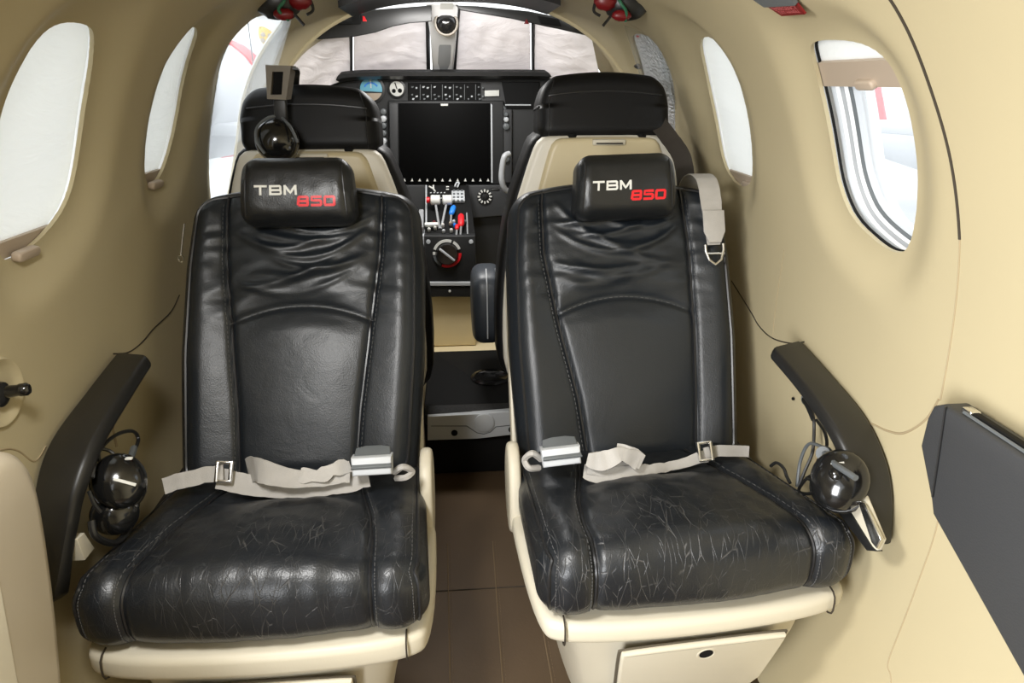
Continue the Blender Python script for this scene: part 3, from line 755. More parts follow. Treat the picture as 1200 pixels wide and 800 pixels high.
# ------------------------------------------------------------------ lap belts lying on the seats
def belt(label, side):
    s = -side
    if side < 0: P = lambda x, y, Y=1.0: atY(x, y, Y)
    else: P = lambda x, y, Y=1.01: atY(x, y, Y)
    t = thing('lap_belt', label, 'seat belt', P(*((330, 575) if side < 0 else (760, 560))), 'lap belts on the cabin seats')
    up = V((0, .55, .84))
    if side < 0:
        base = spline([P(255, 560), P(300, 569), P(350, 571), P(400, 566), P(432, 558)], 8)
        one('webbing', 'web', t, lambda m: ribbon(m, base, up, .034))
        fold = spline([P(410, 557, .99), P(375, 561, .985), P(335, 559, .98), P(308, 553, .985), P(297, 549, 1.0), P(291, 553, 1.02), P(297, 560, 1.03), P(330, 566, 1.02)], 8)
        one('webbing', 'web', t, lambda m: ribbon(m, fold, [V((0, .45, .9)).lerp(V((-.12, .30, 1)), min(1, max(0, (i-8)/20))) for i in range(len(fold))], [.022+.020*min(1, max(0, (i-6)/20)) for i in range(len(fold))]))
        one('sewn_end', 'web', t, lambda m: ribbon(m, spline([P(352, 556, .988), P(375, 557, .985), P(392, 549, .99), P(410, 546, 1.0)], 6), up, [.022+.004*math.sin(i) for i in range(19)], .008), angle=30)
        tail = [P(192, 569, .99), P(215, 563, .995), P(238, 557, 1.0), P(262, 553, 1.0)]
        one('webbing', 'web', t, lambda m: ribbon(m, spline(tail, 6), V((.1, .6, .8)), .026, .003))
        adj, bk, lp = (263, 555), (437, 546), [(462, 553), (472, 547), (483, 552), (476, 559), (464, 560)]
        ex = (P(462, 545)-P(412, 548)).normalized()
    else:
        base = spline([P(684, 552, .99), P(705, 556, .985), P(745, 552, .99), P(790, 545), P(828, 534, 1.02)], 8)
        one('webbing', 'web', t, lambda m: ribbon(m, base, up, [.022+.006*math.sin(i*.2) for i in range(33)]))
        fold = spline([P(752, 545), P(735, 549, .995), P(705, 550, .99), P(688, 548, .99)], 8)
        one('webbing', 'web', t, lambda m: ribbon(m, fold, up, .022, .004))
        one('sewn_end', 'web', t, lambda m: ribbon(m, spline([P(688, 538, .985), P(705, 540, .98), P(728, 533, .98), P(748, 540, .985)], 6), [V((.0, .5, .85)).lerp(V((.3, .1, 1)), math.sin(i*.5)*.5) for i in range(19)], [.02+.012*abs(math.sin(i*.25)) for i in range(19)], .007), angle=30)
        one('sewn_end', 'web', t, lambda m: ribbon(m, spline([P(722, 528, .99), P(738, 532, .985), P(752, 541, .985)], 6), V((.2, .4, .9)), .026, .003))
        tail = [P(826, 531, 1.02), P(848, 528, 1.03), P(877, 529, 1.04)]
        one('webbing', 'web', t, lambda m: ribbon(m, spline(tail, 6), up, .020, .003))
        adj, bk, lp = (826, 531), (657, 535), [(634, 538), (624, 531), (615, 538), (620, 548), (632, 548)]
        ex = (P(682, 530)-P(632, 536)).normalized()
    c = P(*adj, .995 if side < 0 else 1.015)
    def frame(m):
        for dx in (-.011, .011): m.box(c+V((dx, 0, .004)), (.006, .034, .008), .002, (1, .1*side, .0), up)
        for dy in (-.015, .015): m.box(c+up*dy+V((0, 0, .004)), (.026, .005, .008), .002, (1, .1*side, 0), up)
    one('adjuster', 'silver', t, frame)
    b = P(*bk, .985)
    body = one('buckle', 'grey', t, lambda m: m.slab([(-.0315, -.016), (.0315, -.016), (.0325, .014), (-.0325, .014)], .034, .004, b+V((0, .017, 0)), ex, V((0, .28, .96))))
    body['label'] = 'light grey plastic buckle'
    one('buckle_lid', 'dgrey', body, lambda m: m.slab([(-.0325, -.024), (.0325, -.024), (.028, .020), (.012, .024), (-.012, .024), (-.028, .020)], .006, .0025, b+V((0, .004, .0125)), ex, V((0, .92, .30))))
    one('anchor_loop', 'web', t, lambda m: m.tube(spline([P(x, y, .99 if i % 2 else 1.0) for i, (x, y) in enumerate(lp)], 5), .0055, 6))
belt('grey lap belt with its buckle on the left seat beside the aisle', -1)
belt('grey lap belt bunched up on the right seat beside the aisle', 1)

# shoulder strap hanging over the right seat
t = thing('shoulder_strap', 'pale grey shoulder strap with metal hook hanging over the right seat back', 'seat belt', atY(824, 215, 1.36))
pth = [V((.482, 1.46, .79)), V((.482, 1.435, .828)), V((.483, 1.40, .847)), V((.485, 1.352, .845)), V((.487, 1.326, .815)), V((.489, 1.297, .76)), V((.490, 1.287, .725))]
one('webbing', 'web', t, lambda m: ribbon(m, spline(pth, 8), V((1, 0, 0)), [.042]*34+[.042-.0012*i for i in range(15)], .002))
one('sewn_patch', 'web', t, lambda m: m.slab([(-.0215, .03), (.0215, .03), (.0215, -.012), (.012, -.034), (-.012, -.034), (-.0215, -.012)], .004, .0012, V((.489, 1.296, .762)), (1, 0, 0), V((0, .42, .9))))
hk = V((.490, 1.281, .708)); hy = V((0, .42, .9)).normalized()
one('hook', 'silver', t, lambda m: m.tube([hk+V((x, -.004, 0))+hy*y for x, y in ((-.018, .02), (-.018, .008), (-.012, -.010), (0, -.019), (.012, -.010), (.018, .010), (.018, .022))], .0028, 8))
one('hook_bar', 'silver', t, lambda m: m.tube([hk+V((x, -.004, 0))+hy*.003 for x in (-.019, .019)], .0022, 8))
# dark strap of the front right seat
t = thing('shoulder_strap', 'dark brown strap running down from the headrest of the front right seat', 'seat belt', atY(795, 180, 1.56))
one('webbing', 'webd', t, lambda m: ribbon(m, spline([atY(768, 140, 1.61), atY(783, 160, 1.57), atY(797, 180, 1.53), atY(803, 205, 1.50), atY(804, 240, 1.50)], 8), V((.9, 0, .35)), .040, .002))
one('keeper', 'black', t, lambda m: m.box(atY(804, 236, 1.498), (.05, .008, .02), .002))

# wire pull beside the left seat back
t = thing('cable_pull', 'thin metal cable loop at the outer edge of the left seat back', 'cable', atY(212, 300, 1.33))
one('wire', 'silver', t, lambda m: m.tube(spline([atY(216, 262, 1.35), atY(214, 280, 1.34), atY(212, 300, 1.33)], 6), .0014, 6))
one('loop', 'silver', t, lambda m: m.tube([atY(212, 303, 1.33)+V((.005*math.cos(a*PI/6), 0, .007*math.sin(a*PI/6))) for a in range(12)], .0014, 6, True))

# ------------------------------------------------------------------ armrests
def armrest(side, label, outp, inp):
    t = thing('armrest', label, 'armrest', (side*.57, 1.0, .55), 'drop end armrests')
    A = spline([V((side*x, y, z)) for x, y, z in outp], 10); B = spline([V((side*x, y, z)) for x, y, z in inp], 10)
    rings = []; n = len(A)
    for i in range(n):
        d = (A[min(i+1, n-1)]-A[max(i-1, 0)]).normalized(); w = (A[i]-B[i]); wn = w.normalized(); nn = d.cross(wn)*side
        if nn.z < 0 and i < 5 or nn.dot(V((0, -.6, .8))) < 0: nn = -nn
        e = .004 if i in (0, n-1) else 0; h = .024; r = .005
        a, b = A[i]-wn*e, B[i]+wn*e
        rings.append([a-nn*h, a-nn*r, a-wn*r*.3-nn*r*.3, a-wn*r, b+wn*r*1.6, b+wn*r*.5-nn*r*.4, b-nn*r*1.6, b-nn*(h-r), b+wn*r-nn*h])
    one('pad', 'armrest', t, lambda m: m.loft(rings), angle=50)
    return t
arR = armrest(1, 'black armrest along the right wall, bent down at its near end', [(.603, 1.11, .588), (.604, 1.0, .570), (.606, .895, .547), (.606, .830, .512), (.606, .797, .47), (.605, .778, .415), (.603, .774, .402)],
              [(.530, 1.07, .592), (.532, .96, .577), (.536, .86, .548), (.543, .815, .515), (.553, .79, .477), (.572, .765, .425), (.580, .758, .41)])
arL = armrest(-1, 'black armrest along the left wall behind the tan cabinet', [(.603, 1.14, .592), (.604, 1.03, .572), (.606, .915, .545), (.606, .855, .50), (.604, .825, .44), (.600, .805, .37), (.598, .80, .35)],
              [(.530, 1.09, .605), (.530, 1.0, .588), (.532, .89, .555), (.538, .842, .52), (.548, .815, .47), (.565, .79, .40), (.572, .785, .375)])
# storage pocket ends below the armrests
t = thing('pocket_divider', 'cream and chrome divider standing under the right armrest', 'divider', (.56, .80, .40))
Q = [atX(x, y, .555) for x, y in ((986, 586), (1001, 573), (1009, 574), (1033, 632), (1027, 645), (1018, 640))]
one('plate', 'cream', t, lambda m: slabX(m, [(p.y, p.z) for p in Q], .555, .008, .002))
Q2 = [atX(x, y, .549) for x, y in ((1004, 585), (1012, 590), (1032, 632), (1027, 643), (1021, 636))]
one('chrome_edge', 'silver', t, lambda m: slabX(m, [(p.y, p.z) for p in Q2], .549, .006, .002))
Q3 = [atX(x, y, .552) for x, y in ((975, 592), (988, 588), (1020, 640), (1026, 646), (1015, 645))]
one('rubber_edge', 'black', t, lambda m: slabX(m, [(p.y, p.z) for p in Q3], .552, .012, .002))
t = thing('pocket_divider', 'small cream divider standing under the left armrest', 'divider', (-.56, .86, .36))
Q = [atX(x, y, -.545) for x, y in ((90, 632), (99, 624), (111, 642), (100, 656))]
one('plate', 'cream', t, lambda m: slabX(m, [(p.y, p.z) for p in Q], -.545, .02, .001, -1))
# pocket rims in the lining
seam(8, 1, [(1.06, .56), (1.045, .50), (1.02, .42), (.99, .37)], .003, 'lseam')
seam(9, -1, [(1.10, .57), (1.09, .50), (1.085, .44)], .003, 'lseam')

# ------------------------------------------------------------------ headsets
def ear_cup(parent, c, ax, r, h, stretch=1.0, name='ear_cup'):
    ax = V(ax).normalized(); mb = MB(); prof = [(r*.55, -h*.55), (r*.85, -h*.45), (r*.98, -h*.15)]
    for i in range(9): a = PI/2*i/8; prof.append((max(.0006, r*math.cos(a)), h*.75*math.sin(a)))
    mb.lathe(prof, (0, 0, 0), (0, 0, 1), 28)
    q = ax.to_track_quat('Z', 'Y'); mb.v = [V(c)+q @ V((p.x, p.y*stretch, p.z)) for p in mb.v]
    o = obj(name, mb, M['gloss'], parent, angle=60)
    m2 = MB(); m2.lathe([(r*.62, -h*.55), (r*1.0, -h*.62), (r*1.05, -h*.85), (r*.9, -h*1.05), (r*.5, -h*1.0)], (0, 0, 0), (0, 0, 1), 28); m2.v = [V(c)+q @ V((p.x, p.y*stretch, p.z)) for p in m2.v]
    obj('ear_cushion', m2, M['black'], o); return o, q
# left pocket
t = thing('headset', 'black headset stowed between the left armrest and the left seat', 'headset', (-.52, .95, .40), 'stowed headsets')
c1 = atX(140, 563, -.515); ax = (CAM-c1).normalized()+V((.1, 0, .25))
e1, q1 = ear_cup(t, c1, ax, .036, .030, 1.15); c2 = atX(136, 603, -.525); e2, q2 = ear_cup(t, c2, ax+V((0, 0, -.35)), .031, .028, .95)
one('white_mark', 'offwhite', e1, lambda m: m.box(c1+(q1 @ V((0.004, -.008, .0225))), (.030, .0045, .002), .0006, (q1 @ V((1, -.75, 0))), (q1 @ V((.75, 1, 0)))))  # slanted off-white strip lying on the ear cup
one('white_mark', 'offwhite', e1, lambda m: m.box(atX(151, 537, -.50), (.010, .006, .003), .001))
one('yoke', 'black', t, lambda m: m.tube(spline([atX(104, 575, -.515), atX(110, 590, -.51), atX(118, 600, -.505)], 6), .0028, 6))
one('headband', 'black', t, lambda m: m.tube(spline([atX(107, 610, -.53), atX(112, 628, -.525), atX(135, 636, -.52), atX(152, 618, -.52), atX(160, 590, -.525), atX(158, 560, -.535)], 8), .005, 8))
one('cord', 'black', t, lambda m: m.tube(spline([atX(108, 560, -.53), atX(115, 530, -.535), atX(135, 510, -.54), atX(155, 505, -.545), atX(162, 515, -.545), atX(155, 533, -.53)], 8), .0030, 6))
one('cord', 'black', t, lambda m: m.tube(spline([atX(118, 548, -.545), atX(116, 528, -.55), atX(128, 528, -.54), atX(142, 540, -.525)], 8), .0026, 6))
one('cord_plug', 'dgrey', t, lambda m: m.tube([atX(157, 525, -.54), atX(152, 540, -.525)], .0055, 8))
# right pocket
t = thing('headset', 'black headset with tangled cords stowed under the right armrest', 'headset', (.54, .93, .40), 'stowed headsets')
c1 = atX(984, 562, .53); ax = (CAM-c1).normalized()+V((-.15, 0, .15))
e1, q1 = ear_cup(t, c1, ax, .040, .034, 1.12)
one('knob', 'gloss', e1, lambda m: m.lathe([(.009, 0), (.009, .004), (.006, .0065), (.0005, .007)], c1+(q1 @ V((-.004, .004, .0245))), q1 @ V((0, 0, 1)), 20))
one('white_mark', 'offwhite', e1, lambda m: m.box(c1+(q1 @ V((-.006, .020, .021))), (.018, .003, .002), .0006, q1 @ V((1, .5, 0)), q1 @ V((-.5, 1, 0))))
one('yoke', 'dgrey', t, lambda m: m.tube([atX(966, 530, .535), atX(980, 545, .515), atX(1003, 560, .52)], .0045, 8))
one('yoke_hinge', 'dgrey', t, lambda m: m.lathe([(.011, -.006), (.012, 0), (.011, .006)], atX(966, 531, .535), (-.7, -.6, .3), 16))
one('headband', 'black', t, lambda m: m.tube(spline([atX(965, 533, .545), atX(957, 550, .55), atX(953, 572, .55), atX(962, 588, .545), atX(980, 595, .535)], 8), .006, 8))
cords = [[(947, 474, .598), (953, 488, .59), (954, 505, .585), (952, 530, .575), (943, 552, .56), (936, 570, .55)],
         [(957, 492, .59), (966, 505, .58), (969, 520, .57), (966, 530, .56)],
         [(965, 524, .55), (948, 520, .555), (938, 540, .555), (934, 570, .55)],
         [(962, 552, .55), (946, 560, .55), (936, 575, .545), (950, 578, .54), (958, 568, .54), (945, 560, .545)],
         [(903, 546, .52), (910, 542, .525), (918, 548, .53), (922, 558, .53), (926, 566, .53)]]
for c in cords: one('cord', 'black' if c[0][0] != 965 else 'dgrey', t, lambda m: m.tube(spline([atX(x, y, X) for x, y, X in c], 8), .0028, 6))
one('jack_plug', 'black', t, lambda m: m.tube([atX(944, 468, .602), atX(949, 478, .592), atX(953, 492, .588)], [.007, .006, .0035], 10))
t = thing('jack_socket', 'round headset socket in the right wall above the stowed headset', 'socket', hull(1, 1.02, .52))
jp = atX(944, 467, .604)
one('socket_ring', 'dgrey', t, lambda m: m.lathe([(.010, -.004), (.011, .002), (.008, .004), (.007, 0)], jp, (-1, 0, .1), 20))
one('screw', 'matte', t, lambda m: m.lathe([(.003, -.002), (.003, .001), (.0005, .0015)], atX(929, 467, .606), (-1, 0, .1), 10))

# headset hanging on the front left headrest
t = thing('headset', 'black headset hanging by its beige band on the front left headrest', 'headset', atY(325, 150, 1.54))
bo = [(311, 76), (341, 77), (335, 117), (313, 116)]
def ringslab(m, out, inn, Y, d):
    A = [atY(x, y, Y) for x, y in out]; B = [atY(x, y, Y) for x, y in inn]; dd = V((0, d, 0))
    r = [A, B, [p+dd for p in B], [p+dd for p in A]]; r.append(r[0]); m.grid(r, True)
hb_ = one('headband', 'beige', t, lambda m: ringslab(m, bo, [(319, 84), (332, 84), (330, 111), (317, 111)], 1.53, .05), angle=30)
one('band_padding', 'matte', hb_, lambda m: slabY(m, [(317, 82), (334, 82), (331, 113), (316, 113)], 1.545, .03, .004))
one('band_strap', 'black', t, lambda m: slabY(m, [(320, 116), (335, 116), (337, 142), (321, 142)], 1.540, .012, .004))
one('band_arch', 'black', t, lambda m: ribbon(m, spline([atY(340, 80, 1.545), atY(343, 84, 1.60), atY(343, 90, 1.70), atY(341, 130, 1.76)], 6), V((1, 0, 0)), .03, .004))
c1 = atY(325, 165, 1.52); e1, q1 = ear_cup(t, c1, (CAM-c1).normalized(), .044, .040, 1.0)
one('yoke', 'dgrey', t, lambda m: m.tube(spline([atY(310, 180, 1.488), atY(301, 166, 1.488), atY(301, 150, 1.50), atY(312, 139, 1.515), atY(322, 136, 1.525)], 8), .003, 6))
one('yoke', 'dgrey', t, lambda m: m.tube(spline([atY(331, 138, 1.525), atY(341, 150, 1.50), atY(349, 167, 1.488)], 8), .003, 6))
one('knob', 'gloss', e1, lambda m: m.lathe([(.010, 0), (.010, .004), (.0006, .007)], c1+(q1 @ V((.016, -.018, .022))), q1 @ V((.2, -.2, 1)), 16))

# ------------------------------------------------------------------ folding table stowed in the right wall
t = thing('folding_table', 'charcoal leather covered folding table stowed upright in the right wall', 'table', (.57, .5, .5))
prof = [(.711, .60), (.711, .640), (.706, .658), (.690, .668), (.30, .668), (.26, .66), (.26, .36), (.30, .345), (.40, .395), (.49, .448), (.60, .500), (.664, .530), (.672, .545)]
one('table_leaf', 'table', t, lambda m: slabX(m, prof, .558, .036, .006))
one('leaf_seam', 'black', t, lambda m: m.tube([V((.5565, .683, .668)), V((.5565, .674, .60)), V((.5565, .668, .553))], .0014, 6))
one('slot', 'matte', t, lambda m: m.box((.574, .475, .6685), (.010, .39, .008), .002))
one('slot_lip', 'dgrey', t, lambda m: m.tube([V((.566, .665, .6695)), V((.566, .29, .6695))], .002, 6))
one('hinge', 'silver', t, lambda m: m.box((.574, .664, .670), (.014, .016, .007), .002))

# tan cabinet behind the left seat
t = thing('side_cabinet', 'tan cabinet with rounded top at the near end of the left wall', 'cabinet', (-.55, .45, 0))
prof = [(.20, .24), (.62, .24), (.650, .30), (.668, .347), (.697, .45), (.718, .554), (.722, .60), (.716, .632), (.695, .655), (.66, .666), (.20, .672)]
one('body', 'cabinet', t, lambda m: slabX(m, prof, -.500, .095, .022, -1, 1))
one('plinth', 'cabinet', t, lambda m: m.box((-.50, .40, .125), (.03, .40, .25), .004))
e = [atX(0, 672, -.494), atX(23, 802, -.494)]
dpr = [(e[0].y, .60), (e[0].y, e[0].z), (e[1].y, e[1].z), (.50, .26), (.22, .26), (.22, .60)]
dpr = [(e[0].y+(e[0].y-e[1].y)*.3, .60), (e[1].y, e[1].z), (e[1].y-.02, .26), (.22, .26), (.22, .60)]
dr = one('door', 'cream', t, lambda m: slabX(m, dpr, -.494, .008, .003, -1))
one('handle', 'silver', dr, lambda m: m.tube([V((-.487, .45, .42)), V((-.482, .45, .43)), V((-.482, .45, .48)), V((-.487, .45, .49))], .003, 8))

# recess with a black stub in the left wall
t = thing('coat_hook', 'black stub sticking out of a round recess in the left wall', 'hook', hull(-1, .85, .655))
rc = hull(-1, .845, .655); rn = -hnorm(.655, -1)
one('recess_rim', 'wall', t, lambda m: m.lathe([(.047, -.001), (.044, .004), (.040, .003), (.036, -.001), (.02, -.0005), (.001, -.0005)], rc+rn*.0015, rn, 40, 0, (0, 0, 1)), angle=70)
one('stub', 'gloss', t, lambda m: m.lathe([(.008, 0), (.0085, .01), (.0075, .024), (.0085, .026), (.0085, .034), (.006, .037), (.0005, .037)], rc+V((0, -.004, .001)), V((1, .25, .03)), 20))
one('stub_base', 'black', t, lambda m: m.lathe([(.017, 0), (.016, .008), (.008, .012)], rc+V((0, -.005, 0)), rn, 20))

# red placard on the ceiling curve
t = thing('placard', 'dark red placard with two lines of pale lettering high on the right wall', 'sign', hull(1, .94, 1.115))
def wq(s, Y, z, off): return hull(s, Y, z, off)
def cq(px, py): 
    d = ray(px, py); lo = .2
    for i in range(4000):
        p = CAM+d*(.2+i*.0005)
        if abs(p.x) >= hw(p.z): return p.y, p.z
def hslab(m, px, s, o0, o1):
    P = [cq(*p) for p in px]; m.loft([[hull(s, y, z, o0) for y, z in P], [hull(s, y, z, o1) for y, z in P]])
corn = [(900, 5), (936, 2.5), (946, 14.5), (918, 17)]
one('plate', 'dred', t, lambda m: hslab(m, corn, 1, -.0005, -.003), angle=20)
one('cover', 'dgrey', t, lambda m: hslab(m, [(884, -6), (930, -8), (936, 2), (899, 4.5)], 1, -.0005, -.006), angle=20)
def placard_text(txt, v0, v1, u0, u1):
    cu = bpy.data.curves.new('t', 'FONT'); cu.body = txt; cu.size = 1; o = bpy.data.objects.new('t', cu); COL.objects.link(o)
    dg = bpy.context.evaluated_depsgraph_get(); me = bpy.data.meshes.new_from_object(o.evaluated_get(dg)); bpy.data.objects.remove(o)
    xs = [v.co.x for v in me.vertices]; ys = [v.co.y for v in me.vertices]; x0, x1, y0, y1 = min(xs), max(xs), min(ys), max(ys)
    C = [cq(*p) for p in corn]; mb = MB()
    def mp(co):
        u = lerp(u0, u1, (co.x-x0)/(x1-x0)); v = lerp(v0, v1, (co.y-y0)/(y1-y0))
        top = (lerp(C[0][0], C[1][0], u), lerp(C[0][1], C[1][1], u)); bot = (lerp(C[3][0], C[2][0], u), lerp(C[3][1], C[2][1], u))
        return hull(1, lerp(bot[0], top[0], v), lerp(bot[1], top[1], v), -.0035)
    mb.add([mp(v.co) for v in me.vertices], [tuple(p.vertices) for p in me.polygons]); bpy.data.meshes.remove(me); return mb
obj('lettering', placard_text('EMERGENCY', .55, .88, .10, .92), M['pink'], t, smooth=False, flipfix=False)
obj('lettering', placard_text('EXIT HANDLE', .22, .48, .14, .90), M['pink'], t, smooth=False, flipfix=False)

# ------------------------------------------------------------------ oxygen masks at the ceiling
def mask(label, cx, cy, Y, flip):
    c = atY(cx, cy, Y); t = thing('oxygen_mask', label, 'mask', c, 'masks hung at the cockpit ceiling')
    def lump(m, o, r, n=14, sq=(1, 1, 1)):
        rings = []
        for i in range(n+1):
            a = -PI/2+PI*i/n; rr = max(.001, math.cos(a)); row = []
            for k in range(18):
                b = 2*PI*k/18; q = V((rr*math.cos(b)*sq[0], rr*math.sin(b)*sq[1], math.sin(a)*sq[2])); q *= r*(1+.14*noise.noise(q*3+V((cx, 0, 0)))); row.append(V(o)+q)
            rings.append(row)
        m.loft(rings)
    one('face_piece', 'black', t, lambda m: lump(m, c+V((.016*flip, 0, .002)), .042, sq=(1.1, .8, .8)))
    one('squeeze_lever', 'dred', t, lambda m: lump(m, c+V((-.030*flip, -.02, .004)), .018, sq=(1.3, .8, 1.1)))
    one('squeeze_lever', 'dred', t, lambda m: lump(m, c+V((.0*flip, -.03, -.024)), .013, sq=(1.5, .8, .8)))
    one('hose', 'green', t, lambda m: m.tube(spline([c+V((-.012*flip, -.036, .012)), c+V((-.006*flip, -.046, -.004)), c+V((.006*flip, -.042, -.018)), c+V((.008, -.03, -.034))], 8), .003, 8))
    one('strap', 'black', t, lambda m: m.tube(spline([c+V((-.045*flip, -.01, .01)), c+V((-.052*flip, -.015, -.014)), c+V((-.040*flip, -.02, -.024))], 6), .003, 6))
    one('strap', 'black', t, lambda m: m.tube([c+V((-.020*flip, -.02, -.026)), c+V((-.034*flip, -.022, -.042))], .0028, 6))
    one('mount', 'black', t, lambda m: m.box(c+V((.0, 0, .036)), (.07, .05, .03), .008))
mask('red and black mask hung at the ceiling above the left cockpit window', 335, 2, 1.47, -1)
mask('red and black mask hung at the ceiling above the front right headrest', 725, 4, 1.47, 1)
t = thing('switch', 'small dark switch on the cream lining right of the windscreen', 'switch', hull(1, 1.93, 1.06))
p = hull(1, 1.88, 1.063, -.003); one('plate', 'beige', t, lambda m: m.box(p, (.006, .034, .014), .002, -hnorm(1.06, 1), (0, 1, 0)))
one('rocker', 'black', t, lambda m: m.box(p-V((.004, 0, 0)), (.006, .024, .009), .002, -hnorm(1.06, 1), (0, 1, 0)))

# foil cover in the right cockpit window
P = scaled(WOUT['rc'], 1.07); t = thing('foil_sunshade', 'crinkled silver foil shade filling the right cockpit window', 'sunshade', wpt(1, P[0], .03))
one('foil', 'foil', t, lambda m: m.loft([[wpt(1, p, .0195) for p in P], [wpt(1, p, .0215) for p in P]]))
fp = atX(750, 54, .455)
tg = cq(750, 56); one('tag', 'red', t, lambda m: m.box(hull(1, tg[0], tg[1], .014), (.004, .022, .05), .0015, -hnorm(tg[1], 1), (0, 1, 0)))

# ------------------------------------------------------------------ cockpit front: windscreen
mb = MB(); sec = [(x, z) for x, z in section(.02, 120) if z > .93]; ringp = [V((x, Y1, z)) for x, z in sec]+[V((-x, Y1, z)) for x, z in reversed(sec)]
mb.tube(ringp, .008, 10); struct('trim_10', mb, M['wall'])
def tilt(m, px, Ya, ya, Yb, yb, t, b=.003, sm=0):
    """plate whose outline is given as seen from the seats, leaning from Ya (at row ya) to Yb (row yb)"""
    P = [atY(x, y, Ya+(Yb-Ya)*(y-ya)/(yb-ya)) for x, y in px]; o = P[0]; ex = V((1, 0, 0))
    a = atY(520, ya, Ya); b_ = atY(520, yb, Yb); ey = (a-b_); ey.x = 0; ey.normalize()
    o2 = [((p-o).x, (p-o).dot(ey)) for p in P]
    if sm: o2 = [(p.x, p.y) for p in chaikin([V(q) for q in o2], sm)]
    return m.slab(o2, t, b, o-ex.cross(ey)*t, ex, ey)
mb = MB(); tilt(mb, [(499, 5), (537, 5), (535, 40), (531, 86), (507, 86), (504, 40)], 2.14, 5, 2.47, 86, .03, .006); post = struct('trim_11', mb, M['white'])  # white instead of cream, the backlight on the post put into its colour
one('channel', 'plate', post, lambda m: tilt(m, [(514, 44), (530, 43), (527, 84), (513, 84)], 2.285, 44, 2.455, 84, .004, .002, 1))
one('placard', 'offwhite', post, lambda m: tilt(m, [(516, 4), (531, 4), (531, 11), (516, 11)], 2.125, 4, 2.155, 11, .004, .001))
t = thing('magnetic_compass', 'round black compass set in the cream windscreen post', 'compass', atY(523, 27, 2.2))
cc = atY(523, 27, 2.195); na = (CAM-cc).normalized()
one('bezel', 'beige', t, lambda m: m.lathe([(.034, -.02), (.036, .002), (.033, .006), (.029, .006), (.029, -.002)], cc, na, 32))
one('bowl', 'gloss', t, lambda m: m.lathe([(.029, -.01), (.029, .0), (.024, .008), (.014, .013), (.0005, .015)], cc, na, 32), angle=80)
for sd_, nm in ((1, 'trim_12'), (-1, 'trim_13')):
    zs_ = [lerp(.96, 1.17, i/16) for i in range(17)]
    struct(nm, MB().loft([[hull(sd_, Y_, z, o) for z in zs_]+[hull(sd_, Y_, z, o+.008) for z in reversed(zs_)] for Y_, o in ((2.095, .0), (2.2, .0), (2.34, -.012))]), M['wall'])
COV = [('grey sun cover at the far left of the windscreen', [(343, 48, 2.14), (413, 38, 2.30), (413, 90, 2.54), (344, 116, 2.18)]),
       ('grey sun cover left of the windscreen post', [(414.5, 36, 2.30), (503, 22, 2.40), (504, 87, 2.55), (414.5, 90, 2.54)]),
       ('grey sun cover right of the windscreen post', [(535, 9, 2.36), (621, 25, 2.28), (622, 90, 2.54), (530, 87, 2.55)]),
       ('grey sun cover at the far right of the windscreen', [(623, 25, 2.28), (692, 38, 2.14), (704, 96, 2.18), (623.5, 90, 2.54)])]
for k, (lab, q) in enumerate(COV):
    C = [atY(*p) for p in q]; t = thing('sun_cover', lab, 'sun cover', C[3], 'sun covers inside the windscreen')
    def cov(m):
        F, B = [], []
        for i in range(25):
            v = i/24; rf, rb = [], []
            for j in range(29):
                u = j/28; p = (C[0]*(1-u)+C[1]*u)*(1-v)+(C[3]*(1-u)+C[2]*u)*v
                e = min(1, 6*min(u, 1-u))*min(1, 5*min(v, 1-v))
                d = (.012*math.sin(PI*u)+.014*noise.noise(V((u*3.2+k*7, v*3.5+u*2, k)))+.006*noise.noise(V((u*8, v*9-u*5, k+4))))*e
                if v > .72: d -= .02*math.sin(PI*(v-.72)/.28)*(1 if k in (0, 1) else .6)*math.sin(PI*u)
                rf.append(p+V((0, -d, 0))); rb.append(p+V((0, -d+.004, .001)))
            F.append(rf+list(reversed(rb)))
        m.loft(F)
    one('cloth', 'cover', t, cov, angle=70)
    one('hem', 'black', t, lambda m: m.tube([C[1]+V((-.005, -.004, 0)), C[1].lerp(C[2], .5)+V((-.005, -.004, 0)), C[2]+V((-.005, -.004, 0))] if k < 2 else [C[0]+V((.005, -.004, 0)), C[0].lerp(C[3], .5)+V((.005, -.004, 0)), C[3]+V((.005, -.004, 0))], .0075, 6))
for lab, px, tagp in (('black sun visor folded along the top left of the windscreen', [(341, 46), (347, 37), (362, 24), (385, 17), (440, 11), (506, 6), (506, 25), (480, 27), (460, 31), (440, 38), (415, 43), (375, 46)], (427, 21)),
                ('black sun visor folded along the top right of the windscreen', [(534, 6), (560, 7), (620, 13), (665, 22), (690, 34), (694, 43), (655, 34), (640, 31), (600, 22), (540, 12)], (617, 26))):
    t = thing('sun_visor', lab, 'visor', atY(px[0][0], px[0][1], 2.13), 'visors above the windscreen')
    one('visor_plate', 'black', t, lambda m: slabY(m, px, 2.13, .008, .002))
    if tagp[0] < 500:
        one('clip', 'matte', t, lambda m: slabY(m, [(388, 17), (400, 14), (402, 24), (412, 25), (411, 14), (422, 13), (422, 28), (388, 29)], 2.115, .012, .002))
        one('label_tag', 'red', t, lambda m: slabY(m, [(425, 19), (427, 19), (429, 23), (430, 25), (425, 25)], 2.12, .003, .0005))
    else:
        one('clip', 'matte', t, lambda m: slabY(m, [(630, 18), (655, 22), (658, 31), (634, 28)], 2.115, .012, .002))
        one('label_tag', 'dred', t, lambda m: slabY(m, [(614, 28), (617, 22), (620, 28)], 2.12, .003, .0005))
